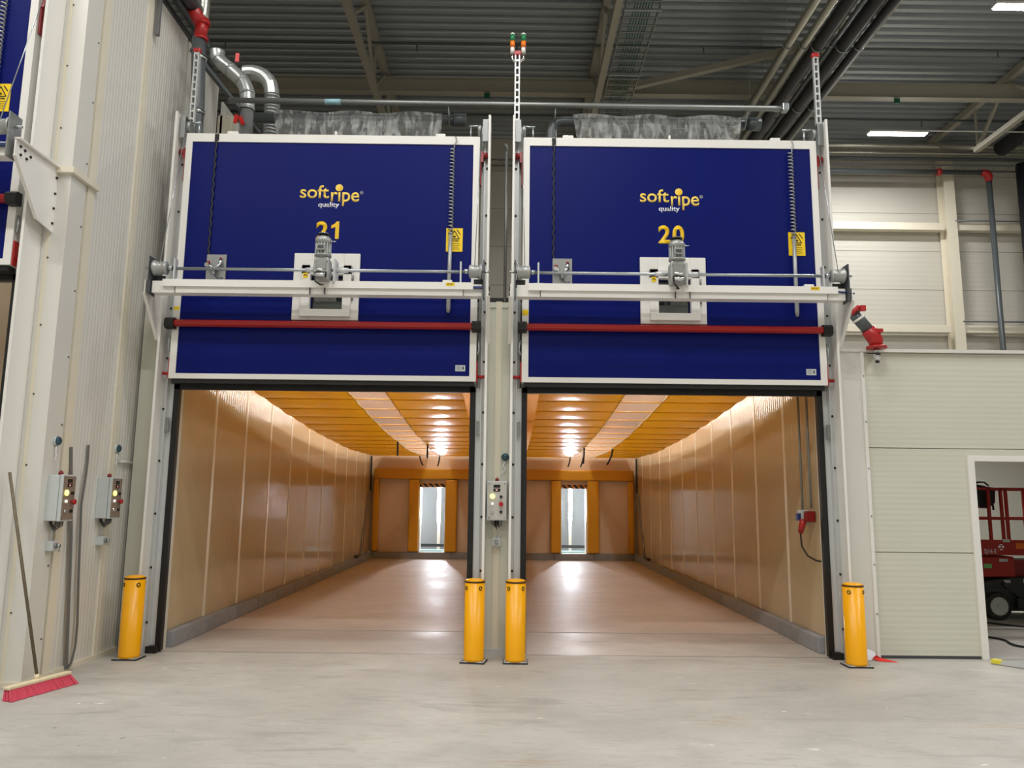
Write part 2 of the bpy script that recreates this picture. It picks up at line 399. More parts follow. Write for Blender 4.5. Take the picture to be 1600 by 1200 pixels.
# --- trusses
def truss(x, name, label):
    t = thing(name, label, 'roof truss', (x, 0, 0), group='roof trusses running to the far wall')
    part('top_chord', MB().box(-.08, .08, -16, 13.4, 12.1, 12.28), 'truss', t)
    part('bottom_chord', MB().box(-.07, .07, -16, 11.2, 10.92, 11.05), 'truss', t)
    part('end_brace', MB().bar((0, 11.1, 11.0), (0, 13.4, 12.15), .08, .08), 'truss', t)
    y = 11.1; proto = {}
    while y > 1.5:
        if 0 not in proto:
            proto[0] = part('web_brace', MB().bar((0, 0, 11.0), (0, -1.3, 12.15), .07, .07), 'truss', t, loc=(0, y, 0))
            proto[1] = part('web_brace', MB().bar((0, -1.3, 12.15), (0, -2.7, 11.0), .07, .07), 'truss', t, loc=(0, y, 0))
            proto[2] = part('web_post', MB().bar((0, 0, 11.0), (0, 0, 12.15), .05, .05), 'truss', t, loc=(0, y, 0))
        else:
            for q in (0, 1, 2): inst(proto[q], t, (0, y, 0))
        y -= 2.7
    return t
truss(-3.2, 'roof_truss', 'beige steel roof truss left of the upright with the two signal towers')
truss(2.02, 'roof_truss', 'beige steel roof truss beside the cable tray with teal cables')
truss(7.25, 'roof_truss', 'beige steel roof truss beside the bundle of black and silver pipes')
truss(12.5, 'roof_truss', 'beige steel roof truss furthest right, above the far wall column')
# cross beam
t = thing('roof_beam', 'beige steel cross beam spanning under the roof deck behind both doors', 'beam', (0, 9.75, 0))
part('bottom_flange', MB().box(-13, 20.8, -.1, .1, 11.62, 11.64), 'truss', t)
part('web_plate', MB().box(-13, 20.8, -.008, .008, 11.64, 11.98), 'truss', t)
part('top_flange', MB().box(-13, 20.8, -.1, .1, 11.98, 12.0), 'truss', t)
tag(MB().bar((2.2, 9.75, 11.66), (7.1, 7.35, 11.66), .14, .14).build('roof_brace', 'truss'),
    'beige diagonal roof brace between the cable tray and the silver pipes', 'brace')
for y, lab in ((8.1, 'thin dark sprinkler pipe under the roof deck, nearest of two'), (11.4, 'thin dark sprinkler pipe under the roof deck, near the far wall')):
    t = thing('sprinkler_pipe', lab, 'pipe', (0, y, 0))
    part('pipe_run', MB().cyl((-12.9, 0, 11.93), (20.7, 0, 11.93), .035, 8), 'pipe', t)
    p0 = part('sprinkler_head', MB().cyl((0, 0, 11.93), (0, 0, 11.76), .018, 6).cyl((0, 0, 11.77), (0, 0, 11.75), .035, 6), 'pipe', t, loc=(-10, 0, 0))
    for x in (-6.6, -2.2, .1, 4.4, 8.0, 11.2, 14.6): inst(p0, t, (x, 0, 0))
# pipe bundle
def run(name, label, cat, x, z, r, m, y0=-6.0, y1=13.0, n=16, strap=None):
    t = thing(name, label, cat, (x, 0, z))
    part('pipe_run', MB().cyl((0, y0, 0), (0, y1, 0), r, n), m, t)
    s0 = None
    for y in (3.5, 5.9, 8.3, 10.7):
        if s0 is None: s0 = part('hanger', MB().tube([(math.cos(a) * (r + .008), 0, math.sin(a) * (r + .008)) for a in [i * math.pi / 8 for i in range(17)]], .01, 5).cyl((0, 0, r), (0, 0, FZ - z), .006, 5), 'steel', t, loc=(0, y, 0))
        else: inst(s0, t, (0, y, 0))
    return t
run('silver_pipe', 'silver jacketed overhead pipe, leftmost of the roof pipe bundle', 'pipe', 5.50, 10.6, .09, 'silverpipe')
run('silver_pipe', 'silver jacketed overhead pipe touching the black insulated pipes', 'pipe', 5.82, 10.6, .085, 'silverpipe')
run('insulated_pipe', 'thick black insulated overhead pipe next to the silver pipes', 'pipe', 6.10, 10.6, .13, 'insul')
run('insulated_pipe', 'thick black insulated overhead pipe in the middle of the bundle', 'pipe', 6.60, 10.6, .14, 'insul')
run('grey_pipe', 'thin grey overhead pipe between two black insulated pipes', 'pipe', 6.38, 10.62, .045, 'pipe')
run('insulated_pipe', 'black insulated overhead pipe nearest the right roof truss', 'pipe', 6.92, 10.6, .09, 'insul')
run('insulated_pipe', 'wide black overhead pipe beyond the truss at the right edge', 'pipe', 14.0, 11.62, .22, 'insul', y1=12.4)
# cable tray with teal cables
t = thing('cable_tray', 'galvanised ladder cable tray under the roof beside a truss', 'cable tray', (2.5, 0, 10.95))
part('side_rail', MB().box(-.34, -.32, -6, 13.2, 0, .09), 'galv', t)
part('side_rail', MB().box(.32, .34, -6, 13.2, 0, .09), 'galv', t)
r0 = part('rung', MB().box(-.32, .32, -.015, .015, .01, .03), 'galv', t, loc=(0, 3.6, 0))
y = 3.85
while y < 13: inst(r0, t, (0, y, 0)); y += .25
b0 = part('cross_bracket', MB().box(-.36, .36, -.02, .02, -.05, -.01).cyl((-.35, 0, -.03), (-.35, 0, 1.3), .006, 5).cyl((.35, 0, -.03), (.35, 0, 1.3), .006, 5), 'steel', t, loc=(0, 5.3, 0))
for y in (7.6, 9.9, 12.2): inst(b0, t, (0, y, 0))
c0 = tag(MB().cyl((0, -5, 0), (0, 13, 0), .013, 6).build('power_cable', 'teal', None, loc=(2.34, 0, 11.0)),
    'teal power cable lying in the overhead cable tray', 'cable', 'teal cables in the roof cable tray')
for i in range(1, 7):
    c = c0.copy(); col.objects.link(c); c.location.x = 2.34 + i * .055
# wrapped in film above the doors come later; exit signs
for x, y, lab in ((-.62, 9.6, 'small green exit sign hung under the cross beam between the doors'), (9.6, 9.6, 'small green exit sign hung under the cross beam on the right')):
    t = thing('exit_sign', lab, 'exit sign', (x, y, 11.45))
    part('sign_plate', MB().box(-.07, .07, -.015, .015, -.02, .11), 'exit', t, bevel=.003)
    part('hanger', MB().box(-.08, .08, -.004, .004, .13, .145).cyl((0, 0, .1), (0, 0, .17), .004, 5), 'black', t)
# light fittings in view (their light comes from the area lamps just below the diffuser)
for y, lab in ((10.8, 'bright white linear ceiling light above the far end of the right aisle'), (5.5, 'bright white linear ceiling light cut by the upper right corner'), ):
    t = thing('ceiling_light', lab, 'light', (10.2, y, 11.2))
    part('housing', MB().box(-.78, .78, -.1, .1, .03, .09), 'white', t, bevel=.01)
    part('diffuser', MB().box(-.75, .75, -.085, .085, 0, .03), 'lampface', t, bevel=.01)
    part('suspension_wire', MB().cyl((-.6, 0, .08), (-.6, 0, 1.1), .004, 5), 'steel', t)
    part('suspension_wire', MB().cyl((.6, 0, .08), (.6, 0, 1.1), .004, 5), 'steel', t)
tag(MB().cyl((11.0, 10.8, 11.32), (20, 10.8, 11.32), .015, 6).build('light_conduit', 'white'), 'thin pale conduit running right from the far linear ceiling light', 'conduit')

# --- far wall: cladding panels, columns, rails
fw = sroot('wall_back')
zj = [3.9, 5.4, 6.6, 7.76, 8.93, 10.1, 11.27, 12.3]
for xa, xb in ((-13, -3.0), (-3.0, 2.4), (2.4, 7.8), (7.8, 13.1), (13.1, 20.8)):
    for a, b in zip(zj[:-1], zj[1:]):
        mb = MB(); ribbed(mb, a + .006, b - .006, xa + .004, xb - .004, .15, .0012, lambda u, v, d: (v, 13.55 + d, u), .06)
        part('cladding_panel', mb, 'farwall', fw)
for x, lab in ((12.85, 'cream steel column on the far wall right of the blue doors'), (7.6, 'cream steel column on the far wall behind the right door'), (2.35, 'cream steel column on the far wall between the two doors'), (18.0, 'cream steel column at the far right end of the far wall')):
    t = thing('wall_column', lab, 'column', (x, 13.3, 0))
    part('front_flange', MB().box(-.15, .15, -.2, -.18, 0, 12.1), 'joint', t)
    part('web', MB().box(-.01, .01, -.18, .18, 0, 12.1), 'joint', t)
    part('rear_flange', MB().box(-.15, .15, .18, .2, 0, 12.1), 'joint', t)
for z, nm in ((9.58, 'upper'), (6.52, 'lower')):
    for xa, xb, w2 in ((7.8, 12.66, 'left of the far column'), (13.04, 17.8, 'right of the far column')):
        tag(MB().box(xa, xb, 13.2, 13.42, z - .11, z + .11).build('wall_rail', 'joint', bevel=.01), f'cream horizontal wall rail, {nm} one {w2}', 'rail')
for z in (9.72, 6.72):
    tag(MB().cyl((12.95, 13.1, z), (20, 13.1, z), .022, 6).build('wall_conduit', 'pipe'), 'thin dark conduit along the %s wall rail right of the column' % ('upper' if z > 8 else 'lower'), 'conduit')
t = thing('drain_pipe', 'slim dark grey pipe with red elbow descending the far wall', 'pipe', (0, 12.75, 0))
part('horizontal_pipe', MB().cyl((3.3, 0, 11.05), (13.65, 0, 11.05), .07, 12), 'pipe', t)
part('vertical_pipe', MB().cyl((13.8, 0, 10.85), (13.8, 0, 0.1), .075, 12), 'pipe', t)
part('elbow', MB().tube([(13.6, 0, 11.05), (13.74, 0, 11.03), (13.8, 0, 10.95), (13.8, 0, 10.78)], [.09, .11, .11, .09], 12), 'redpaint', t)
part('coupling', MB().cyl((12.3, 0, 11.05), (12.42, 0, 11.05), .1, 12), 'redpaint', t)
tag(MB().cyl((14.75, 12.7, 11.3), (14.75, 12.7, 0.1), .16, 16).build('downpipe', 'insul'), 'thick black downpipe on the far wall at the right edge', 'pipe')
for z, r, m, lab in ((11.86, .1, 'silverpipe', 'upper silver jacketed pipe along the far wall'), (11.64, .06, 'silverpipe', 'slim silver pipe along the far wall, under the upper one'), (11.47, .05, 'pipe', 'dark pipe along the far wall above the wire tray')):
    tag(MB().cyl((3.0, 12.8, z), (20, 12.8, z), r, 14).build('wall_pipe', m), lab, 'pipe')
t = thing('wire_tray', 'dark wire cable tray along the far wall below the silver pipes', 'cable tray', (0, 12.9, 11.22))
for dy in (-.2, .2): part('side_rail', MB().box(-6, 20, dy - .01, dy + .01, 0, .05), 'galv', t)
r0 = part('rung', MB().bar((0, -.2, 0), (.18, .2, 0), .015, .015), 'galv', t, loc=(-2.4, 0, 0))
x = -2.0
while x < 17: inst(r0, t, (x, 0, 0)); x += .42

# ================================================================== RIPENING ROOM BLOCK (facade at y = 0)
TOP = 3.72
RC = (-1.975, 1.77)
def fpanel(name, x0, x1, z0, z1, m='panel_green', parent=None):
    return struct(name, MB().box(x0, x1, 0.0, 0.12, z0, z1), m, parent)
fac = sroot('wall_front')
for x0, x1, z0, z1 in ((-4.0, -3.56, 0, TOP), (-.40, -.145, 0, TOP), (-.085, .18, 0, TOP), (3.36, 3.55, 0, TOP), (-3.56, -.40, 2.735, TOP), (.18, 3.36, 2.735, TOP)):
    part('facade_panel', MB().box(x0, x1, 0, .12, z0, z1), 'panel_green', fac)
part('joint_strip', MB().box(-.147, -.083, -.012, .1, 0, TOP + .02), 'joint', fac)
part('top_flashing', MB().box(-.40, -.147, -.015, .14, TOP - .05, TOP + .01).box(-.083, .18, -.015, .14, TOP - .05, TOP + .01), 'panel_green', fac)
part('top_gap_shade', MB().box(-4, 3.55, .1, .16, TOP + .01, TOP + .09), 'black', fac)  # black bar stands in for the shade in the gap above the facade
part('base_flashing', MB().box(-.38, .16, -.02, 0, 0, .06), 'alu', fac)

def tarp_z(y):
    P = [(.2, 3.16), (1.7, 2.97), (3.2, 2.84), (5.2, 2.70), (8.0, 2.59), (10.6, 2.61), (12.3, 2.70)]
    for (a, za), (b, zb) in zip(P[:-1], P[1:]):
        if y <= b: return za + (zb - za) * (y - a) / (b - a)
    return P[-1][1]

def room(cx, idx):
    xl, xr = cx - 1.64, cx + 1.64
    side = 'left' if idx == 0 else 'right'
    # side walls, one panel per cladding module
    wl = sroot('wall_left'); wr = sroot('wall_right')
    ys = [.12 + 1.12 * i for i in range(12)]; ys[-1] = 12.4
    for (root, xw, s) in ((wl, xl, 1), (wr, xr, -1)):
        for a, b in zip(ys[:-1], ys[1:]):
            mb = MB(); ribbed(mb, a + .035, b - .035, .17, 3.62, .075, .0026, lambda u, v, d: (xw - s * d, u, v), .30)
            part('wall_panel', mb, 'panel_room', root)
            part('joint_strip', MB().box(xw - s * .02, xw + s * .003, b - .034, b + .034, .17, 3.62), 'strip_sheen', root)
        part('jamb_lining', MB().box(xw - s * .03, xw + s * .004, .0, .16, .0, 3.62), 'panel', root)
        part('backing', MB().box(xw - s * .05, xw - s * .03, .05, 12.4, 0, 3.66), 'panel_room', root)
    # kerb blocks
    for (nm, xw, s) in (('baseboard_left', xl, 1), ('baseboard_right', xr, -1)):
        k = sroot(nm); n = 13; y0 = .22
        for i in range(n):
            a = y0 + i * .935; b = min(12.28, a + .921)
            part('kerb_block', MB().box(xw - s * .03, xw + s * .085, a, b, 0, .165 + .003 * (i % 2)), 'kerb', k, bevel=.006)
    struct('ceiling', MB().box(xl, xr, .1, 12.5, 3.62, 3.7), 'panel_room')
    # rear wall with doorway
    dx0, dx1 = (cx - .36, cx + .34)
    rb = sroot('wall_back')
    for x0, x1, z0, z1 in ((xl, dx0, .17, 3.62), (dx1, xr, .17, 3.62), (dx0, dx1, 1.86, 3.62), (xl, xr, 0, .17)):
        part('rear_panel', MB().box(x0, x1, 12.4, 12.52, z0, z1), 'rearpanel', rb)
    part('door_lining', MB().box(dx0 - .01, dx0 + .02, 12.36, 12.8, .17, 1.88).box(dx1 - .02, dx1 + .01, 12.36, 12.8, .17, 1.88), 'white', rb)
    kb = sroot('baseboard_back')
    for i in range(3):
        a = xl + .09 + i * 1.035
        part('kerb_block', MB().box(a, a + 1.027, 12.28, 12.4, 0, .17), 'kerb', kb, bevel=.006)
    tag(MB().box(dx0, dx1, 12.38, 12.41, 1.86, 1.96).build('hazard_tape', 'hazard'), f'black and orange hazard stripe over the rear doorway of the {side} room', 'tape')
    # orange padding
    t = thing('padded_frame', f'orange padded frame around the rear doorway of the {side} room', 'padding', (cx, 12.3, 0))
    part('top_pad', MB().box(-1.56, 1.56, -.12, .08, 2.07, 2.345), 'padding', t, bevel=.03)
    for a, b in ((-1.56, -1.42), (-.62, -.36), (.34, .64), (1.42, 1.56)):
        part('post_pad', MB().box(a, b, -.1, .08, .19, 2.06), 'padding', t, bevel=.025)
    # tarpaulin ceiling
    t = thing('tarpaulin_ceiling', f'glossy orange tarpaulin ceiling with clear centre strip in the {side} room', 'tarpaulin', (cx, 0, 0))
    step = .68; y = .2; hx = 1.37
    fx0, fx1 = (.0 - .14, .36) if idx == 0 else (-.24, .34)
    while y < 12.25:
        y1 = min(12.3, y + step); n = 5
        for a, b, m, nm in ((-hx, fx0, 'tarp', 'tarp_panel'), (fx1, hx, 'tarp', 'tarp_panel'), (fx0, fx1, 'strip', 'clear_strip')):
            mb = MB(); o = 0; nx = 6
            for i in range(n + 1):
                yy = y + (y1 - y) * i / n; sag = .018 * math.sin(math.pi * i / n)
                for j in range(nx + 1):
                    xx = a + (b - a) * j / nx
                    wob = (.006 * math.sin(xx * 31 + yy * 9) + .008 * math.sin(yy * 40 + xx * 7)) if m == 'strip' else .003 * math.sin(xx * 9 + yy * 5)
                    mb.v.append((xx, yy, tarp_z(yy) - sag + wob * math.sin(math.pi * i / n)))
            for i in range(n):
                for j in range(nx):
                    q = i * (nx + 1) + j
                    mb.f.append((q, q + 1, q + nx + 2, q + nx + 1)); mb.sm.append(True)
            part(nm, mb, m, t)
        part('seam', MB().cyl((-hx, y1, tarp_z(y1) - .004), (hx, y1, tarp_z(y1) - .004), .009, 5), 'padding', t)
        y = y1
    for xx in (fx0, fx1):
        part('strip_edge', MB().tube([(xx, yy, tarp_z(yy) - .006) for yy in [.2 + .68 * i for i in range(18)]], .010, 5), 'logoyellow', t)
    # black straps hanging from the tarpaulin
    for (px, py, ln, bend) in ((-.14, 6.5, .30, 0), (.38, 7.0, .30, 0), (-.22, 10.9, .28, .09), (.28, 10.9, .30, -.05)) if idx == 0 else ((-.22, 10.9, .28, -.06), (-.24, 7.2, .36, -.02), (.10, 10.9, .28, -.07), (.36, 7.4, .36, -.12)):
        z = tarp_z(py)
        mb = MB()
        pts = [(cx + px + bend * (k / 5) ** 2, py - .01 * math.sin(k), z - ln * k / 5 + .03) for k in range(6)]
        for p, q in zip(pts[:-1], pts[1:]): mb.bar(p, q, .035, .008, (0, 1, 0))
        o = mb.build('hanging_strap', 'rubber'); tag(o, None, 'strap', f'black straps hanging from the {side} orange tarpaulin')
        o['label'] = f'black strap hanging from the orange tarpaulin of the {side} room, ' + ('nearer' if py < 9 else 'rear') + (' left one' if px < .0 else ' right one')
    # diagonal tie rods in the rear corner, seen side only
    s = -1 if idx == 0 else 1
    xw = cx + s * 1.57
    t = thing('tie_rods', f'pair of thin rods leaning in the rear corner of the {side} room', 'rod', (xw, 0, 0))
    part('rod', MB().cyl((0, 11.5, 1.72), (-s * .06, 10.3, .2), .012, 6), 'stripgrey', t)
    part('rod', MB().cyl((0, 11.72, 1.75), (-s * .06, 10.52, .2), .012, 6), 'stripgrey', t)
    part('foot', MB().box(-.04, .04, 10.2, 10.55, .165, .22), 'black', t, bevel=.01)
    tag(MB().cyl((cx + s * 1.618, 12.1, 2.65), (cx + s * 1.618, 12.1, 1.75), .022, 6).build('corner_rod', 'liftdark'), f'short dark vertical rod hanging in the rear corner of the {side} room', 'rod')
room(RC[0], 0); room(RC[1], 1)
# corridor behind the rooms
struct('wall_back', MB().box(-4.2, 4.2, 15.8, 15.9, 0, 3.0), 'corridor')
struct('ceiling', MB().box(-4.2, 4.2, 12.52, 15.9, 3.0, 3.1), 'white')
struct('wall_left', MB().box(-4.3, -4.2, 12.5, 15.9, 0, 3.1), 'white')
struct('wall_right', MB().box(4.2, 4.3, 12.5, 15.9, 0, 3.1), 'white')
for x, side in ((-2.0, 'left'), (1.84, 'right')):
    t = thing('tube_light', f'vertical white tube light seen through the rear doorway of the {side} room', 'light', (x, 14.5, 0))
    part('tube', MB().cyl((0, 0, .95), (0, 0, 1.95), .045, 12), 'tubelit', t)
    part('mount', MB().box(-.04, .04, .05, .1, 0, 2.22).box(-.12, .12, -.02, .18, 0, .02), 'white', t)
    t = thing('floor_tray', f'pale blue tray low behind the rear doorway of the {side} room', 'tray', (x, 14.0, 0))
    part('tray_body', MB().box(-.7, .7, -.15, .15, .02, .13), 'cyan', t, bevel=.01)
    part('rim', MB().box(-.72, .72, .16, .2, .2, .28), 'liftdark', t)

# grey steel jamb guards on the centre post, at floor level
for x, s, lab in ((-.41, -1, 'left'), (.19, 1, 'right')):
    tag(MB().prism([(0.05, 0), (.5, 0), (.5, .2), (.3, .42), (.05, .42)], 'x', x, x + s * .02).build('jamb_guard', 'galv'), f'grey steel guard plate low on the {lab} side of the centre post', 'guard plate')

# socket and plug on the right room's wall
t = thing('wall_socket', 'grey wall socket with dark blue cover, left of the red plug', 'socket', (3.385, .56, 1.42))
part('housing', MB().box(-.07, .02, -.05, .07, -.08, .08), 'boxgrey', t, bevel=.008)
part('cover', MB().box(-.11, -.07, -.035, .035, -.04, .04), 'bluehose', t, bevel=.006)
part('conduit', MB().cyl((-.02, .04, .08), (-.02, .04, 1.6), .014, 8), 'galv', t)
t = thing('red_plug_socket', 'red industrial socket with plug and hanging black cable', 'socket', (3.385, .38, 1.42))
part('housing', MB().box(-.085, .02, -.045, .035, -.05, .07), 'darkred', t, bevel=.01)
part('plug', MB().cyl((-.09, .03, -.03), (-.11, .08, -.17), .04, 12, r2=.028), 'redpaint', t)
part('cable', MB().tube([(-.11, .08, -.17), (-.1, .08, -.32), (-.06, .02, -.42), (-.02, -.1, -.46), (-.01, -.2, -.46)], .01, 6), 'black', t)
part('conduit', MB().cyl((-.02, -.03, .1), (-.02, -.03, 1.6), .014, 8), 'galv', t)

# ================================================================== VERTICAL LIFT DOORS
def digits(txt, cx, z, parent): pass
def door_unit(cx, y0, dz, num, tagname, mot, where=''):
    """tracks, leaf and hoist of one lift door; local x across, local y = depth, opening height 2.775 + dz"""
    # ---- frame: seal + jamb rails
    t = thing('door_track', f'guide rails and black seal around the door opening ' + {'21': 'left of the centre post', '20': 'right of the centre post', '22': 'cut off by the left edge'}[num], 'door track', (cx, y0, 0))
    h = 2.775 + dz
    part('seal', MB().box(-1.62, -1.56, -.06, 0, .02, h).box(1.56, 1.62, -.06, 0, .02, h).box(-1.62, 1.62, -.06, 0, h - .055, h), 'rubber', t, 'black rubber seal')
    for s in (-1, 1):
        part('seal_foot', MB().box(s * 1.58, s * 1.69, -.12, 0, 0, .07), 'rubber', t)
        part('jamb_plate', MB().box(s * 1.62, s * 1.672, -.045, -.005, 0, h), 'alu', t)
        g = part('rail_channel', MB().box(s * 1.672, s * 1.735, -.08, -.005, 0, 5.8 + dz).box(s * 1.672, s * 1.685, -.11, -.08, 0, 5.8 + dz), 'alu', t)
        part('outer_flange', MB().box(s * 1.728, s * 1.745, -.25, -.005, 0, 5.8 + dz).box(s * 1.72, s * 1.745, -.262, -.25, 0, 5.8 + dz), 'white', t)
        part('lintel_guide', MB().box(s * 1.64, s * 1.672, -.07, -.02, h, 5.75 + dz), 'galv', t)
        b0 = part('bolt', MB().cyl((0, 0, 0), (0, -.012, 0), .013, 8), 'black', t, loc=(s * 1.705, -.08, .3))
        z = .85
        while z < 5.3 + dz:
            inst(b0, t, (s * 1.705, -.08, z)); z += .55
        part('striker_plate', MB().box(s * 1.635, s * 1.675, -.1, -.085, 2.25 + dz, 2.41 + dz), 'galv', t, bevel=.004)
        part('pulley_plate', MB().box(s * 1.655, s * 1.715, -.20, -.19, 5.52 + dz, 5.78 + dz).box(s * 1.655, s * 1.715, -.19, -.08, 5.76 + dz, 5.78 + dz), 'galv', t)
        part('pulley', MB().cyl((s * 1.60, -.15, 5.66 + dz), (s * 1.64, -.15, 5.66 + dz), .07, 16), 'galv', t)
        part('stop_rod', MB().cyl((s * 1.52, -.15, 5.56 + dz), (s * 1.52, -.15, 5.72 + dz), .010, 6).cyl((s * 1.50, -.15, 5.72 + dz), (s * 1.64, -.15, 5.72 + dz), .012, 6), 'steel', t)
    # ---- leaf
    t = thing('lift_door', f'large blue insulated lift door {tagname}, raised, with red bumper bar', 'door', (cx, y0, 2.815 + dz))
    W, HL = 1.625, 2.75
    wx0, wx1, wz0, wz1 = -.165, .185, .75, 1.135        # window hole in the leaf, local
    part('leaf_panel', MB().box(-1.57, wx0, -.2, -.09, .04, HL - .08).box(wx1, 1.57, -.2, -.09, .04, HL - .08)
         .box(wx0, wx1, -.2, -.09, .04, wz0).box(wx0, wx1, -.2, -.09, wz1, HL - .08), 'blue', t)
    part('edge_frame', MB().box(-W, -1.555, -.212, -.085, 0, HL).box(1.555, W, -.212, -.085, 0, HL)
         .box(-1.555, 1.555, -.212, -.085, 0, .055).box(-1.555, 1.555, -.212, -.085, HL - .095, HL), 'white', t)
    part('bottom_seal', MB().box(-1.6, 1.6, -.19, -.1, -.045, .0), 'rubber', t)
    rb = part('bumper_bar', MB().prism([(-.215, .615), (-.215, .555), (-.27, .548), (-.295, .565), (-.295, .605), (-.27, .622)], 'x', -1.6, 1.6), 'red', t, 'red bumper bar')
    for s in (-1, 1):
        part('end_cap', MB().prism([(-.215, .64), (-.215, .525), (-.28, .525), (-.31, .55), (-.31, .615), (-.28, .64)], 'x', s * 1.575, s * 1.672), 'rubber', rb)
        part('roller_bracket', MB().prism([(-.2, 2.46), (-.1, 2.5), (-.1, 2.62), (-.17, 2.6)], 'x', s * 1.63, s * 1.665).cyl((s * 1.64, -.14, 2.56), (s * 1.715, -.14, 2.56), .035, 10)
             .box(s * 1.63, s * 1.645, -.19, -.12, 2.2, 2.5), 'darkred', t)
        part('foot_bracket', MB().cyl((s * 1.625, -.15, .06), (s * 1.715, -.15, .06), .018, 8).box(s * 1.625, s * 1.64, -.2, -.12, 0, .22), 'redpaint', t)
        part('latch', MB().tube([(s * 1.635, -.19, .29), (s * 1.655, -.2, .34), (s * 1.65, -.2, .42), (s * 1.635, -.18, .45)], .012, 6), 'steel', t)
    # window hatch
    f = part('window_frame', MB().box(-.355, wx0, -.235, -.2, .64, 1.38).box(wx1, .355, -.235, -.2, .64, 1.38)
         .box(wx0, wx1, -.235, -.2, .64, wz0).box(wx0, wx1, -.235, -.2, wz1, 1.38), 'white', t, bevel=.006)
    part('inner_frame', MB().box(-.26, wx0, -.27, -.235, .735, 1.24).box(wx1, .275, -.27, -.235, .735, 1.24)
         .box(-.26, .275, -.27, -.235, wz1, 1.24).box(-.26, .275, -.29, -.235, .67, wz0), 'white', f, bevel=.005)
    part('pane', MB().box(wx0, wx1, -.16, -.15, wz0, wz1), 'glass', f)
    part('hinge', MB().cyl((.29, -.25, .86), (.29, -.25, .93), .01, 8).cyl((.29, -.25, 1.06), (.29, -.25, 1.13), .01, 8), 'galv', f)
    for k in (1.12, 1.03):
        part('round_sticker', MB().box(-.24, -.19, -.2735, -.27, k - .028, k + .028), 'signyellow', f)
        part('sticker_symbol', MB().tube([(-.215 + .017 * math.cos(a), -.2738, k - .008 + .017 * math.sin(a)) for a in [i * math.pi / 8 for i in range(9)]], .004, 4), 'black', f)
    # lettering
    yy = -.2015
    text_mesh('soft', -.34, -.022, 2.02, 2.165, yy, 'logoyellow', 'logo_lettering', t, .012)
    text_mesh('rıpe', .0, .31, 1.984, 2.09, yy, 'logoyellow', 'logo_lettering', t, .012)
    part('logo_ball', MB().cyl((.088, yy, 2.138), (.088, yy - .003, 2.138), .041, 24), 'logoyellow', t)
    part('logo_ball_shade', MB().prism([(.088 + .034 * math.cos(a), 2.136 + .034 * math.sin(a)) for a in [-2.1 + i * .25 for i in range(13)]], 'y', yy - .003, yy - .0045), 'numyellow', t)
    part('registered_ring', MB().tube([(.335 + .017 * math.cos(a), yy - .001, 2.085 + .017 * math.sin(a)) for a in [i * math.pi / 8 for i in range(17)]], .0022, 4), 'boxgrey', t)
    text_mesh('R', .327, .343, 2.076, 2.094, yy, 'boxgrey', 'registered_letter', t, .01)
    text_mesh('quality', -.135, .095, 1.919, 1.972, yy, 'whiteprint', 'logo_subtitle', t, .02)
    for k, (dg_, a, b) in enumerate(((num[0], -.145, -.012), (num[1], .01, .138))):
        if dg_ == '1':
            part('number_digit', MB().prism([(.065, 1.555), (.105, 1.555), (.105, 1.752), (.076, 1.752), (.055, 1.726), (.02, 1.706), (.02, 1.672), (.065, 1.69)], 'y', yy, yy - .0015), 'numyellow', t)
        else:
            text_mesh(dg_, a, b, 1.555, 1.752, yy, 'numyellow', 'number_digit', t, .03)
    # danger sign
    sg = part('danger_sign', MB().box(1.275, 1.455, -.206, -.2, 1.425, 1.69), 'signyellow', t, 'yellow danger sign with black triangle')
    def tri(c, r, wd, y, m='black'):
        pts = [(c[0] + r * math.cos(a), c[1] + r * math.sin(a)) for a in (math.pi / 2, math.pi / 2 + 2 * math.pi / 3, math.pi / 2 + 4 * math.pi / 3)]
        mb = MB()
        for i in range(3):
            p, q = pts[i], pts[(i + 1) % 3]; mb.bar((p[0], y, p[1]), (q[0], y, q[1]), .0016, wd, (0, 1, 0)) if False else mb.bar((p[0], y, p[1]), (q[0], y, q[1]), wd, .0016, (0, 1, 0))
        return mb
    part('warning_triangle', tri((1.365, 1.60), .062, .009, -.2065), 'black', sg)
    part('warning_arc', MB().bar((1.30, -.2065, 1.618), (1.338, -.2065, 1.672), .010, .0016, (0, 1, 0)).bar((1.392, -.2065, 1.672), (1.43, -.2065, 1.618), .010, .0016, (0, 1, 0)), 'black', sg)
    part('warning_symbol', MB().bar((1.35, -.2065, 1.594), (1.38, -.2065, 1.594), .018, .0016, (0, 1, 0)), 'brown', sg)
    text_mesh('DANGER', 1.315, 1.415, 1.54, 1.556, -.2062, 'black', 'warning_word', sg, .03)
    mb = MB()
    for k, (a, b) in enumerate(((1.315, 1.42), (1.32, 1.425), (1.31, 1.41), (1.315, 1.42))):
        z = 1.518 - k * .021; mb.bar((a, -.2065, z), (b, -.2065, z), .005, .0012, (0, 1, 0))
    part('fine_print', mb, 'brown', sg)
    part('rating_label', MB().box(1.405, 1.51, -.204, -.2, .11, .175), 'boxgrey', t, 'small silver label near the lower right corner')
    part('rating_print', MB().box(1.478, 1.495, -.2052, -.204, .128, .158).box(1.415, 1.465, -.2048, -.204, .125, .129).box(1.415, 1.465, -.2048, -.204, .14, .144).box(1.415, 1.465, -.2048, -.204, .155, .159), 'darkgrey', t)
    # valve plate with fittings
    vp = part('valve_plate', MB().box(-1.30, -1.09, -.225, -.2, .92, 1.355), 'galv', t, 'galvanised plate with small chrome valves')
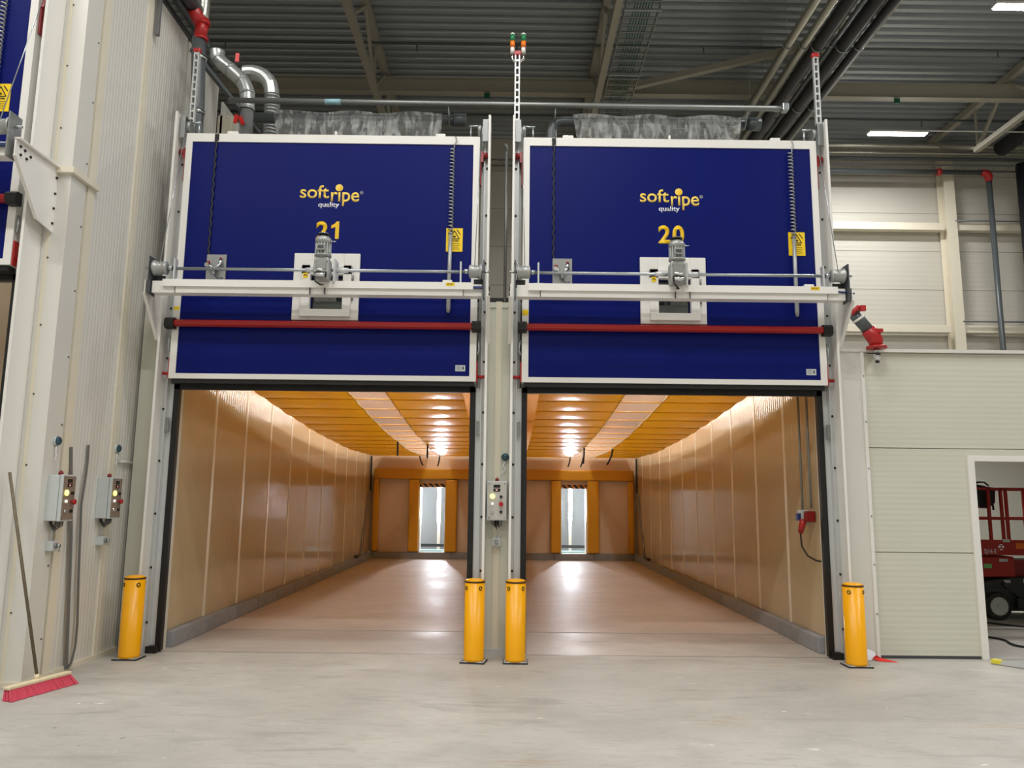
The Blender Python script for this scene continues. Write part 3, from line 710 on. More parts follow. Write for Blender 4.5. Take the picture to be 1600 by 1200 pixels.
    part('valve', MB().cyl((-1.27, -.24, 1.22), (-1.27, -.30, 1.22), .025, 8).cyl((-1.27, -.27, 1.23), (-1.2, -.27, 1.18), .018, 8).cyl((-1.2, -.24, 1.19), (-1.2, -.31, 1.17), .028, 8)
         .cyl((-1.2, -.27, 1.18), (-1.13, -.27, 1.24), .016, 8).cyl((-1.14, -.25, 1.22), (-1.14, -.25, 1.29), .02, 8).cyl((-1.2, -.27, 1.18), (-1.2, -.27, 1.12), .014, 8), 'chrome', vp)
    part('valve_cap', MB().cyl((-1.265, -.27, 1.24), (-1.265, -.27, 1.265), .02, 8).cyl((-1.14, -.25, 1.29), (-1.14, -.25, 1.31), .015, 8), 'darkred', vp)
    part('air_hose', MB().tube([(-1.2, -.27, 1.12), (-1.16, -.25, 1.08), (-1.12, -.235, 1.1), (-1.14, -.235, 1.04), (-1.25, -.24, 1.0), (-1.32, -.24, .97), (-1.45, -.23, .94)], .005, 5), 'bluehose', vp)
    # spiral cable and conduit on the right, thin cable on the left
    hx = 1.325
    pts = [(hx + .022 * math.cos(a) - .0, -.235 + .02 * math.sin(a), 2.61 - 1.0 * i / 400) for i, a in enumerate([k * 2 * math.pi / 16 for k in range(401)])]
    part('spiral_cable', MB().tube([(hx + .03, -.215, 2.75), (hx + .045, -.225, 2.69), (hx + .02, -.235, 2.64)] + pts, .008, 4), 'grey', t, 'grey spiral cable')
    part('flexible_conduit', MB().tube([(hx, -.235, 1.62), (hx - .004, -.24, 1.2), (hx - .006, -.245, .78), (hx - .006, -.245, .735)], [.02, .022, .024, .016], 10), 'grey', t)
    part('feed_cable', MB().tube([(-1.29 + .008 * math.sin(i * 1.3), -.215, 2.74 - 1.4 * i / 60) for i in range(61)], .010, 5), 'insul', t)
    cb = MB()
    for i in range(7): cb.box(-1.31, -1.265, -.222, -.21, 2.665 + i * .012, 2.67 + i * .012)
    part('cable_clip', cb, 'black', t)
    part('top_clip', MB().box(-1.19, -1.07, -.19, -.14, HL, HL + .045), 'white', t, bevel=.01)
    part('top_clip', MB().box(1.13, 1.24, -.19, -.14, HL, HL + .045), 'white', t, bevel=.01)
    part('top_peg', MB().cyl((.01, -.15, HL), (.01, -.15, HL + .07), .013, 8), 'white', t)
    # ---- hoist beam
    t = thing('hoist_beam', f'white hoist beam with geared motor and shaft across {tagname}', 'hoist', (cx + (.08 if num == '22' else 0), y0, 3.64 + dz))
    part('beam_body', MB().box(-1.69, 1.69, -.6, -.48, 0, .125), 'white', t, bevel=.004)
    part('front_cover', MB().box(-1.57, 1.60, -.635, -.60, .062, .135).box(-1.45, 1.50, -.61, -.60, 0, .062), 'white', t)
    part('cover_joint', MB().box(-.07, -.062, -.637, -.60, -.002, .062).box(.08, .088, -.637, -.60, -.002, .062).box(-1.45, -1.443, -.612, -.60, -.002, .062).box(1.495, 1.5, -.612, -.60, -.002, .062), 'darkgrey', t)
    for s in (-1, 1):
        X = s * 1.745
        if num == '22': pf = [(-.62, .15), (0, .15), (0, -.46), (-.25, -.42), (-.62, 0)]
        else: pf = [(-.62, .13), (-.26, .13), (-.26, -.42), (-.62, 0)]
        ar = part('arm_bracket', MB().prism(pf, 'x', X, X + s * .012), 'white', t)
        lip = MB().bar((X + s * .012, -.62, 0.0), (X + s * .012, -.26, -.42), .03, .010)
        if num == '22': lip.bar((X + s * .02, -.62, .15), (X + s * .02, 0, .15), .05, .014)
        part('bracket_lip', lip, 'white', ar)
        bb = MB()
        for (by, bz) in ((-.58, .1), (-.5, .1), (-.56, .03), (-.48, .04), (-.3, -.05), (-.3, -.16), (-.3, -.27)) if num != '22' else ((-.56, .1), (-.5, .09), (-.55, .03), (-.47, .03), (-.42, .07), (-.03, .05), (-.03, -.1), (-.03, -.24), (-.03, -.38)): bb.cyl((X + s * .012, by, bz), (X + s * .022, by, bz), .012, 8)
        part('bracket_bolts', bb, 'black', t)
        part('drum_plate', MB().box(s * 1.70, s * 1.712, -.66, -.5, -.02, .37).box(s * 1.60, s * 1.71, -.52, -.50, .12, .2), 'darkgrey' if s < 0 or num != '22' else 'galv', t)
        dr = part('cable_drum', MB().tube([(s * 1.55, -.58, .265), (s * 1.56, -.58, .265), (s * 1.57, -.58, .265), (s * 1.66, -.58, .265), (s * 1.67, -.58, .265), (s * 1.69, -.58, .265)], [.045, .072, .066, .066, .08, .08], 20), 'grey', t)
        part('drum_hub', MB().cyl((s * 1.50, -.58, .265), (s * 1.55, -.58, .265), .026, 12).cyl((s * 1.69, -.58, .265), (s * 1.77, -.58, .265), .013, 8), 'steel', dr)
        part('bearing_plate', MB().box(s * 1.46, s * 1.475, -.62, -.55, .13, .36), 'alu', t)
        part('hoist_cable', MB().cyl((s * 1.61, -.64, .27), (s * 1.64, -.19, 2.06), .005, 5), 'steel', t)
    part('shaft', MB().cyl((-1.52, -.58, .262), (1.52, -.58, .262), .017, 10), 'steel', t)
    part('shaft_coupling', MB().cyl((mot - .2, -.58, .262), (mot - .08, -.58, .262), .027, 10).cyl((mot + .1, -.58, .262), (mot + .24, -.58, .262), .03, 10)
         .box(mot + .1, mot + .12, -.66, -.5, .12, .36), 'alu', t)
    m = mot
    g = part('gear_motor', MB().prism([(m - .07, .12), (m + .07, .12), (m + .082, .19), (m + .078, .33), (m + .06, .355), (m - .06, .355), (m - .078, .33), (m - .082, .19)], 'y', -.755, -.62), 'grey', t, bevel=.012)
    part('gear_cover', MB().prism([(m - .052, .215), (m + .052, .215), (m + .05, .325), (m - .05, .325)], 'y', -.768, -.75), 'galv', g, bevel=.006)
    part('motor_body', MB().tube([(m, -.70, .34), (m, -.70, .365), (m, -.70, .366), (m, -.70, .385), (m, -.70, .386), (m, -.70, .50), (m, -.70, .501), (m, -.70, .54), (m, -.70, .565), (m, -.70, .58)], [.055, .06, .085, .085, .074, .074, .084, .084, .07, .045], 20), 'grey', g)
    fn = MB()
    for i in range(9):
        a = math.pi + i * math.pi / 8; fn.bar((m + .078 * math.cos(a), -.70 + .078 * math.sin(a), .39), (m + .078 * math.cos(a), -.70 + .078 * math.sin(a), .498), .005, .018)
    part('cooling_fin', fn, 'boxgrey', g)
    part('terminal_box', MB().box(m - .045, m + .04, -.80, -.765, .41, .475), 'grey', g, bevel=.006)
    part('name_plate', MB().box(m - .032, m + .028, -.803, -.80, .425, .46), 'darkgrey', g)
    for bx in (-.055, .055): part('gear_bolt', MB().cyl((m + bx, -.755, .31), (m + bx, -.768, .31), .008, 6).cyl((m + bx, -.755, .2), (m + bx, -.768, .2), .008, 6), 'chrome', g)
    part('motor_cap', MB().cyl((m, -.70, .58), (m, -.70, .595), .045, 14).cyl((m, -.70, .592), (m, -.70, .602), .062, 14), 'rubber', g)
    part('cap_ring', MB().cyl((m, -.70, .602), (m, -.70, .609), .06, 14).cyl((m + .06, -.70, .53), (m + .13, -.70, .53), .006, 6), 'chrome', g)
    part('output_flange', MB().box(m - .06, m + .06, -.785, -.75, .135, .18), 'rubber', g)
    part('output_cap', MB().cyl((m - .05, -.785, .152), (m + .05, -.785, .152), .025, 12).cyl((m - .045, -.78, .215), (m + .045, -.78, .195), .018, 12), 'chrome', g)
    part('motor_cable', MB().tube([(m - .06, -.78, .14), (m - .04, -.8, .08), (m + .0, -.76, .06), (m + .0, -.65, .09)], .008, 6), 'black', g)
    st = part('front_sticker', MB().box(1.32, 1.41, -.637, -.635, .095, .13), 'signyellow', t, 'small yellow sticker reading FRONT')
    text_mesh('FRONT', 1.33, 1.40, .104, .122, -.6371, 'black', 'sticker_word', st, .02, depth=.0006)
    part('blue_strap', MB().box(1.60, 1.70, -.64, -.60, .075, .095), 'bluehose', t) if num != '20' else part('blue_strap', MB().cyl((1.56, -.62, .09), (1.78, -.60, .075), .010, 6), 'bluehose', t)
    part('junction_box', MB().box(1.28, 1.38, -.58, -.5, .125, .175), 'white', t, bevel=.008)
    part('junction_box', MB().box(-1.52, -1.40, -.58, -.5, .125, .155), 'white', t, bevel=.008)
    if num != '22':
        part('yellow_marker', MB().box(-1.62, -1.56, -.214, -.212, -.085, -.05) if num == '21' else MB().box(-1.62, -1.56, -.214, -.212, -.10, -.04), 'signyellow', t)
door_unit(-1.975, 0.0, 0.0, '21', 'number 21', .07)
door_unit(1.76, 0.0, 0.0, '20', 'number 20', -.06)
door_unit(-5.98, -1.55, 0.75, '22', 'cut off by the left edge', 0.0)

# ================================================================== NEAR LEFT BLOCK (its front at y=-1.55, its side wall at x=-4.03)
XW, YF = -4.03, -1.55
nb = sroot('wall_left')
part('front_panel', MB().box(-4.27, XW, YF, YF + .1, 0, 4.47).box(-4.27, XW, YF, YF + .1, 4.47, 7.25), 'panel', nb)
part('front_panel', MB().box(-7.56, -4.40, YF, YF + .1, 3.5, 7.25), 'panel', nb)
part('front_panel', MB().box(-13, -7.55, YF, YF + .1, 0, 7.25), 'panel', nb)
part('front_joint', MB().box(-4.20, -4.17, YF - .003, YF, 0, 7.2), 'joint', nb)
part('corner_flashing', MB().box(XW - .02, XW + .006, YF - .003, -1.30, 0, 7.2), 'panel', nb)
part('joint_strip', MB().box(XW - .02, XW + .014, -1.275, -1.165, 0, 7.2), 'joint', nb)
part('joint_strip', MB().box(XW - .02, XW + .014, -.44, -.33, 0, 7.2), 'joint', nb)
part('joint_strip', MB().box(XW - .02, XW + .010, -1.245, -1.235, 0, 7.2).box(XW - .02, XW + .016, -.39, -.38, 0, 7.2), 'panel', nb)
for a, b, z1 in ((-1.165, -.44, 7.2), (-.33, .58, 7.2), (.62, 1.62, 7.2)):
    mb = MB(); ribbed(mb, a, b, 0, z1, .055, .003, lambda u, v, d: (XW - d, u, v), .16); part('wall_panel', mb, 'panel', nb)
part('backing', MB().box(XW - .12, XW - .03, YF + .1, 1.65, 0, 7.2), 'panel', nb)
part('top_trim', MB().box(XW - .12, XW + .02, YF - .01, 1.66, 7.2, 7.27), 'darkgrey', nb)
mb = MB(); ribbed(mb, 1.66, 3.2, 0, 6.95, .11, .004, lambda u, v, d: (XW + .06 - d, u, v), .2); part('wall_panel', mb, 'panel', nb)
part('end_panel', MB().box(XW - .0, XW + .2, 1.66, 1.75, 0, 6.75), 'joint', nb)
part('inner_lining', MB().box(-7.6, XW - .3, 0.4, .5, 0, 4), 'rearpanel', nb)
part('inner_side', MB().box(-4.43, -4.38, YF + .1, .4, 0, 4), 'rearpanel', nb)
screws = MB()
for z in [.35 + .62 * i for i in range(11)]:
    screws.cyl((XW + .006, -1.33, z), (XW + .013, -1.33, z), .008, 6)
    screws.cyl((-4.165, YF, z + .25), (-4.165, YF - .007, z + .25), .008, 6)
part('screws', screws, 'darkgrey', nb)
tag(MB().box(-4.26, XW + .045, YF - .045, YF, 4.49, 4.55).box(XW, XW + .045, YF, -1.14, 4.49, 4.55).build('trim_1', 'joint', bevel=.004), kind='structure')
tag(MB().box(XW, XW + .02, YF, 0, 0, .045).box(-4.26, XW, YF - .02, YF, 0, .045).build('baseboard_left', 'joint'), kind='structure')
tag(MB().cyl((XW + .02, -.27, 1.93), (XW + .02, .0, 1.93), .014, 8).cyl((XW + .02, -.30, 2.02), (XW + .02, -.30, 1.93), .008, 6).build('cable_conduit', 'panel'), 'short cream conduit from the detector towards the door frame', 'conduit')

# ------------------------------------------------------------------ control boxes
def control_box(loc, rz, label, face, socket_label, det_loc, det_label, beacon=True):
    t = thing('control_box', label, 'control box', loc, rz)
    part('enclosure', MB().box(-.1, .1, -.11, 0, -.2, .2), 'boxgrey', t, bevel=.008)
    part('lid', MB().box(-.103, .103, -.145, -.115, -.203, .203), 'boxgrey', t, bevel=.006)
    f = part('face_plate', MB().box(-.092, .092, -.148, -.145, -.19, .19), face, t)
    part('display', MB().box(-.035, .035, -.152, -.148, .135, .165), 'black', t)
    part('counter_display', MB().box(-.035, .035, -.152, -.148, .095, .125), 'black', t)
    part('counter_digit', MB().box(-.012, .008, -.1535, -.152, .105, .116), 'ledred', t)
    part('lamp_button', MB().cyl((-.045, -.148, .045), (-.045, -.16, .045), .026, 16), 'ledyellow', t, 'lit yellow lamp button')
    part('white_button', MB().cyl((-.045, -.148, -.03), (-.045, -.162, -.03), .014, 12), 'ledwhite', t)
    part('black_button', MB().cyl((.045, -.148, .042), (.045, -.162, .042), .015, 12), 'black', t)
    part('black_button', MB().cyl((.045, -.148, -.115), (.045, -.162, -.115), .015, 12), 'black', t)
    part('stop_button', MB().cyl((.045, -.148, -.035), (.045, -.17, -.035), .013, 12).cyl((.045, -.17, -.035), (.045, -.185, -.035), .024, 14), 'redpaint', t, 'red emergency stop button')
    part('key_switch', MB().cyl((-.045, -.148, -.115), (-.045, -.158, -.115), .017, 12).box(-.048, -.042, -.175, -.158, -.125, -.105), 'chrome', t)
    for sx in (-.08, .08):
        for sz in (-.175, .175): part('cover_screw', MB().cyl((sx, -.148, sz), (sx, -.152, sz), .005, 6), 'darkgrey', t)
    part('signal_lamp', MB().tube([(0, -.06, .2), (0, -.06, .225), (0, -.06, .24)], [.02, .02, .007], 12), 'darkred', t)
    for i in range(5):
        x = -.05 + i * .025; d = .035 + .01 * (i % 3)
        part('cable_loop', MB().tube([(x, -.09, -.2), (x, -.085, -.2 - d), (x * .5, -.05, -.2 - d * 1.6), (x * .3, -.02, -.2 - d), (x * .3, -.008, -.2)], .006, 5), 'darkgrey', t)
    s = thing('key_socket', socket_label, 'switch', (loc[0], loc[1], 0), rz)
    part('housing', MB().box(-.045, .045, -.07, 0, 1.10, 1.185), 'boxgrey', s, bevel=.006)
    part('key_cylinder', MB().cyl((0, -.07, 1.145), (0, -.085, 1.145), .022, 12), 'galv', s)
    part('key', MB().cyl((0, -.085, 1.145), (0, -.115, 1.145), .014, 8).box(-.004, .004, -.112, -.1, 1.09, 1.14), 'steel', s)
    part('supply_cable', MB().tube([(0, -.03, 1.185), (.01, -.02, 1.24), (-.005, -.02, 1.32)], .005, 5), 'boxgrey', s)
    d = thing('door_detector', det_label, 'detector', det_loc, rz)
    part('base', MB().cyl((0, 0, 0), (0, -.03, 0), .042, 16), 'boxgrey', d)
    part('lens', MB().tube([(0, -.03, 0), (0, -.045, 0), (0, -.06, 0)], [.042, .036, .012], 16), 'lens', d)
    part('wiring', MB().tube([(0, -.02, -.04), (-.02, -.03, -.09), (.01, -.02, -.13), (-.03, -.03, -.17)], .006, 5), 'whiteprint', d)
control_box((-.112, 0, 1.57), 0, 'pale control box with glowing yellow lamp on the centre post between the doors', 'faceplate',
            'small key socket under the control box on the centre post', (-.03, 0, 2.03), 'round detector with dark glass lens on the centre post')
control_box((XW, -1.36, 1.56), math.pi / 2, 'grey control box on the left side wall, nearest the broom', 'faceplate_brown',
            'key socket under the left wall control box nearest the broom', (XW, -1.40, 2.06), 'round chrome detector with hanging wires on the left wall, nearest the broom')
control_box((XW, -.52, 1.56), math.pi / 2, 'grey control box on the left side wall, next to the left door track', 'faceplate_brown',
            'key socket under the left wall control box next to the door track', (XW, -.33, 2.06), 'round chrome detector on the left wall next to the door track')
# loose strips on the left wall
def strip(name, pts, w_, label):
    mb = MB()
    for p, q in zip(pts[:-1], pts[1:]): mb.bar(p, q, w_, .006, (1, 0, 0))
    tag(mb.build(name, 'stripgrey'), label, 'strip')
strip('metal_strip', [(XW + .02, -1.17, 2.02), (XW + .03, -1.05, 1.2), (XW + .03, -.93, .02)], .045, 'straight dark grey strip leaning on the left wall between the control boxes')
strip('cable_strip', [(XW + .02, -.88, 2.06), (XW + .02, -.87, 1.9), (XW + .03, -.90, 1.75), (XW + .03, -.93, 1.5), (XW + .035, -.91, 1.2), (XW + .035, -.87, .8), (XW + .035, -.82, .4), (XW + .035, -.82, .2), (XW + .035, -.87, .05), (XW + .035, -.92, .03)], .032, 'curved grey metal strip hanging on the left wall, nearer the left door')
# ------------------------------------------------------------------ broom
BA = math.radians(74)
t = thing('push_broom', 'wide push broom with pink bristles leaning on the left wall', 'broom', (-3.80, -1.68, 0), BA)
part('head_block', MB().box(-.30, .30, -.028, .036, .078, .102), 'broomwood', t, bevel=.006)
n = 34
for k in range(3):
    br = MB()
    for i in range(n):
        x = -.292 + .584 * (i + .5) / n; yy = (-.02, .003, .026)[k]; sp = (x / .3) * .03 + random.uniform(-.004, .004)
        o_ = -.045 + random.uniform(-.006, .006)
        br.poly([(x - .0055, yy - .007, .08), (x + .0055, yy - .007, .08), (x + .0055, yy + .007, .08), (x - .0055, yy + .007, .08),
                 (x - .010 + sp, yy * 1.5 + o_ - .012, .004), (x + .010 + sp, yy * 1.5 + o_ - .012, .004), (x + .010 + sp, yy * 1.5 + o_ + .014, .002), (x - .010 + sp, yy * 1.5 + o_ + .014, .002)],
                [(4, 5, 6, 7), (0, 1, 5, 4), (1, 2, 6, 5), (2, 3, 7, 6), (3, 0, 4, 7)])
    o = part('bristles', br, 'pink', t, 'row of pink bristle tufts'); o['kind'] = 'stuff'
part('bristle_core', MB().prism([(-.024, .078), (.03, .078), (.0, .012), (-.06, .012)], 'x', -.285, .285), 'pinkdark', t)
hd = MB(); a = Vector((-3.815, -1.68, .09)); b = Vector((-4.175, -1.75, 1.77))
R = Matrix.Rotation(-BA, 3, 'Z'); base = Vector((-3.80, -1.68, 0))
la, lb = R @ (a - base), R @ (b - base)
hd.cyl(la, lb, .0125, 10); part('handle', hd, 'stick', t, 'paint-spattered wooden handle')
part('handle_collar', MB().cyl(la, la + (lb - la).normalized() * .05, .018, 10), 'broomwood', t)

# ------------------------------------------------------------------ bollards
def bollard(x, y, rz, label):
    t = thing('bollard', label, 'bollard', (x, y, 0), math.radians(rz), 'yellow bollards in front of the doors')
    part('base_plate', MB().box(-.122, .122, -.105, .105, 0, .014), 'insul', t, bevel=.003)
    part('plate_top', MB().box(-.112, .112, -.095, .095, .014, .018), 'boxgrey', t)
    part('post', MB().tube([(0, 0, .018), (0, 0, .04), (0, 0, .765)], [.104, .1, .1], 28), 'yellow', t)
    part('band', MB().cyl((0, 0, .765), (0, 0, .778), .102, 28), 'brown', t)
    part('cap', MB().tube([(0, 0, .778), (0, 0, .79), (0, 0, .80)], [.098, .09, .06], 28), 'yellow', t)
    for ang in (-135, -45, 135, 45):
        q = math.radians(ang); cx_, cy_ = math.cos(q), math.sin(q)
        pts = []
        for k in range(13):
            u = 2 * math.pi * k / 12; da = .016 * math.cos(u) / .1
            pts.append((math.cos(q + da) * .1015, math.sin(q + da) * .1015, .715 + .016 * math.sin(u)))
        part('bolt_ring', MB().tube(pts, .0045, 5), 'brown', t)
        part('bolt_hole', MB().cyl((cx_ * .1, cy_ * .1, .715), (cx_ * .1018, cy_ * .1018, .715), .009, 10), 'signyellow', t)
    for sx in (-.095, .095):
        for sy in (-.07, .07): part('anchor_bolt', MB().cyl((sx, sy, .018), (sx, sy, .03), .01, 6), 'galv', t)
bollard(-3.70, -.375, 0, 'yellow bollard at the left jamb of the left door, next to the side wall')
bollard(-.315, -.375, -9, 'yellow bollard at the right jamb of the left door, left one of the centre pair')
bollard(.093, -.375, 0, 'yellow bollard at the left jamb of the right door, right one of the centre pair')
bollard(3.45, -.40, 0, 'yellow bollard at the right jamb of the right door, beside the white panel wall')

# ------------------------------------------------------------------ slotted uprights and signal towers
def upright(x, y, z0, z1, label, cap=True):
    t = thing('slotted_upright', label, 'upright', (x, y, z0))
    h = z1 - z0
    part('side_strip', MB().box(-.03, -.015, -.02, .02, 0, h), 'alu', t)
    part('side_strip', MB().box(.015, .03, -.02, .02, 0, h), 'alu', t)
    z = .02; r0 = None
    while z < h:
        if r0 is None: r0 = part('rung', MB().box(-.015, .015, -.02, -.012, 0, .022), 'alu', t, loc=(0, 0, z))
        else: inst(r0, t, (0, 0, z))
        z += .09
    if cap: part('end_cap', MB().box(-.04, .04, -.025, .025, h, h + .05), 'redpaint', t, bevel=.006)
upright(.058, -.12, 5.78, 6.60, 'slotted upright carrying the two signal towers above the door tracks')
upright(3.465, -.12, 5.78, 6.62, 'slotted upright with red end cap above the right door track')
upright(-3.69, .1, 5.5, 6.72, 'slotted upright with red end cap above the left door track')
for x, lab in ((-.0, 'signal tower with green and orange lenses, left one of the pair'), (.125, 'signal tower with green and orange lenses, right one of the pair')):
    t = thing('signal_tower', lab, 'signal light', (x, -.13, 6.53))
    part('bracket', MB().tube([(.0, 0, 0.1), (0, 0, .02), ((.058 - x) * .6, 0, -.02)], .014, 8), 'chrome', t)
    part('white_base', MB().cyl((0, 0, .09), (0, 0, .16), .024, 14), 'white', t)
    part('orange_lens', MB().cyl((0, 0, .16), (0, 0, .235), .028, 14), 'orange', t)
    part('green_lens', MB().cyl((0, 0, .235), (0, 0, .315), .028, 14), 'green', t)
    part('top_cap', MB().tube([(0, 0, .315), (0, 0, .33), (0, 0, .345)], [.028, .026, .01], 14), 'white', t)
tag(MB().cyl((-.055, .11, TOP + .05), (-.055, .11, 5.55), .016, 8).tube([(-.055, .11, 5.55), (-.055, .11, 5.6), (-.07, .08, 5.62)], .018, 8).build('vertical_conduit', 'galv'), 'slim grey conduit rising from the centre post between the doors', 'conduit')

# ------------------------------------------------------------------ pipes above the doors
t = thing('support_tube', 'long grey tube running across above both blue doors', 'pipe', (0, .8, 6.5))
part('tube_run', MB().cyl((-3.56, 0, 0.01), (3.46, 0, -.01), .034, 12), 'galv', t)
for x in (-.8, .55, 2.98): part('hanger_rod', MB().cyl((x, 0, -.01), (x, .15, -.18), .01, 6).tube([(x + .08 * 0, .2 + .085 * math.cos(a), -.1 + .085 * math.sin(a)) for a in [i * math.pi / 8 for i in range(17)]], .009, 5), 'steel', t)
part('clamp', MB().box(3.40, 3.48, -.05, .05, -.05, .05), 'steel', t, bevel=.01)
part('label_sleeve', MB().cyl((-2.35, 0, .005), (-2.15, 0, .005), .037, 12), 'cyan', t)
for x0, x1, side, ex in ((-3.28, -.72, 'left', None), (.72, 3.05, 'right', .51)):
    t = thing('drain_manifold', f'dark grey horizontal pipe with drain holes above the {side} door', 'pipe', (0, 1.0, 6.38))
    if ex is None: part('pipe_run', MB().cyl((x0, 0, 0), (x1, 0, 0), .068, 16), 'pipe', t)
    else: part('pipe_run', MB().tube([(ex, 0, -2.67), (ex, 0, -.14), (ex + .02, 0, -.06), (ex + .08, 0, -.01), (ex + .16, 0, 0), (x1, 0, 0)], .068, 16), 'pipe', t)
    part('end_coupling', MB().cyl((x1 - .02, 0, 0), (x1 + .14, 0, 0), .085, 16), 'pipe', t)
    h0 = None; n = 7
    for i in range(n):
        x = x0 + .45 + i * ((x1 - x0 - .75) / (n - 1))
        if h0 is None: h0 = part('drain_hole', MB().box(-.035, .035, -.078, -.02, -.07, -.045), 'black', t, loc=(x, 0, 0))
        else: inst(h0, t, (x, 0, 0))
    # evaporator behind
    t = thing('cooling_unit', f'pale grey cooling unit under plastic film above the {side} room', 'cooling unit', ((x0 + x1) / 2, 1.7, TOP))
    part('casing', MB().box(-.95, .95, -.35, .5, 0, 2.42), 'grey', t, bevel=.02)
    part('grille', MB().box(-.85, .85, -.37, -.35, .4, 2.1), 'darkgrey', t)
    # film
    a0, a1 = (x0 + .24, x1 - .16) if side == 'left' else (x0 + .06, x1 - .12)
    mb = MB(); nu, nv = 60, 16
    for j in range(nv + 1):
        v = j / nv
        for i in range(nu + 1):
            u = i / nu
            inset = (.20 * v + .05 * v * v)
            xx = a0 + inset * (1 if side == 'left' else .6) + (a1 - a0 - inset * (1.2 if side == 'left' else 1.3)) * u
            e = min(1, min(u, 1 - u) / .12)
            fold = math.sin(u * 74 + 3 * v) * .022 * (1.6 - e) + math.sin(u * 23 + v * 5) * .02
            mb.v.append((xx, 1.0 - .066 - .16 * v + fold * (.2 + v), 6.45 - v * .95 + .015 * math.sin(u * 17)))
    for j in range(nv):
        for i in range(nu):
            q = j * (nu + 1) + i; mb.f.append((q, q + 1, q + nu + 2, q + nu + 1)); mb.sm.append(True)
    tag(mb.build('plastic_film', 'film'), f'creased clear plastic film draped over the pipe above the {side} door', 'plastic film')

# left-hand ducts
def arc(pts, k=6):
    out = []; P = [Vector(p) for p in pts]
    for i in range(len(P) - 1):
        p0 = P[max(0, i - 1)]; p1 = P[i]; p2 = P[i + 1]; p3 = P[min(len(P) - 1, i + 2)]
        for j in range(k):
            s = j / k
            out.append(.5 * ((2 * p1) + (-p0 + p2) * s + (2 * p0 - 5 * p1 + 4 * p2 - p3) * s * s + (-p0 + 3 * p1 - 3 * p2 + p3) * s ** 3))
    out.append(P[-1]); return out
t = thing('header_pipe', 'dark grey header pipe with red coupling above the left wall corner', 'pipe', (0, 0, 0))
part('pipe_run', MB().cyl((-3.80, -5.0, 7.42), (-3.80, .25, 7.36), .085, 16), 'pipe', t)
part('second_run', MB().cyl((-3.93, -5.0, 7.36), (-3.93, .9, 7.33), .06, 12), 'pipe', t)
part('coupling', MB().cyl((-3.76, .3, 7.02), (-3.74, .3, 7.28), .072, 16).cyl((-3.75, .3, 7.0), (-3.75, .3, 7.04), .085, 16).cyl((-3.74, .3, 7.2), (-3.74, .3, 7.24), .085, 16).cyl((-3.8, .15, 7.32), (-3.76, .32, 7.2), .075, 14), 'redpaint', t)
part('riser', MB().tube(arc([(-3.74, .3, 7.28), (-3.73, .3, 7.5), (-3.76, .3, 7.9), (-3.80, .3, 8.3)], 4), .06, 12), 'silverpipe', t)
part('drop_pipe', MB().tube([(-3.77, .3, 7.02), (-3.76, .3, 6.75), (-3.73, .3, 6.2), (-3.72, .3, TOP)], [.08, .08, .078, .078], 16), 'pipe', t)
part('pipe_clamp', MB().cyl((-3.75, .3, 6.75), (-3.75, .3, 6.79), .085, 16).cyl((-3.73, .3, 6.05), (-3.73, .3, 6.1), .09, 16), 'chrome', t)
t = thing('duct', 'smooth silver duct bending down behind the left door, left of the ribbed duct', 'duct', (0, 1.2, 0))
d1 = arc([(-3.91, 0, 7.42), (-3.89, 0, 7.30), (-3.72, 0, 7.15), (-3.56, 0, 7.0), (-3.48, 0, 6.82), (-3.47, 0, 6.6)], 5)
part('bend', MB().tube(d1, .095, 18), 'duct', t)
part('straight_duct', MB().cyl((-3.47, 0, 6.6), (-3.45, 0, TOP), .085, 18), 'duct', t)
for i in (5, 10, 15, 20, 25): part('joint_ring', MB().tube([d1[i] - (d1[min(i + 1, 25)] - d1[i - 1]).normalized() * .012, d1[i] + (d1[min(i + 1, 25)] - d1[i - 1]).normalized() * .012], .101, 18), 'duct', t)
t = thing('ribbed_duct', 'ribbed silver duct with elbow behind the left door, right of the smooth duct', 'duct', (0, 1.42, 0))
part('elbow', MB().tube(arc([(-3.62, 0, 7.24), (-3.50, 0, 7.25), (-3.36, 0, 7.20), (-3.26, 0, 7.08), (-3.23, 0, 6.92)], 2), .1, 14, smooth=False), 'duct', t)
part('lower_duct', MB().cyl((-3.22, 0, 6.92), (-3.20, 0, TOP), .095, 18), 'duct', t)
g0 = part('duct_ring', MB().cyl((0, 0, 0), (0, 0, .02), .104, 18), 'duct', t, loc=(-3.22, 0, 6.88))
for i in range(1, 18): inst(g0, t, (-3.22 + .001 * i, 0, 6.88 - i * .048))
tag(MB().bar((-3.83, .25, 6.86), (-3.42, 1.55, 6.45), .05, .05).build('diagonal_strut', 'pipe'), 'dark diagonal strut from the left wall down to the ducts', 'strut')
for (x, z, r, lab) in ((-3.575, 6.42, 5, 'red tag hanging left of the smooth silver duct'), (-3.50, 6.40, -25, 'tilted red tag in front of the smooth silver duct'), (-3.47, 6.05, 80, 'red tape band near the foot of the smooth duct'), (-3.60, 5.98, 0, 'red tag just above the left door edge'), (-3.61, 7.28, 0, 'red tag on the elbow of the ribbed duct')):
    o = MB().box(-.025, .025, -.003, .003, -.06, .06).build('red_tag', 'tapered', loc=(x, 1.11, z)); o.rotation_euler = (0, math.radians(r), 0); tag(o, lab, 'tag')
tag(MB().box(-4.0, -3.96, -.32, -.27, 6.68, 7.19).build('wall_bracket', 'stripgrey', bevel=.004), 'dark bracket strip hanging from the top of the left wall', 'bracket')

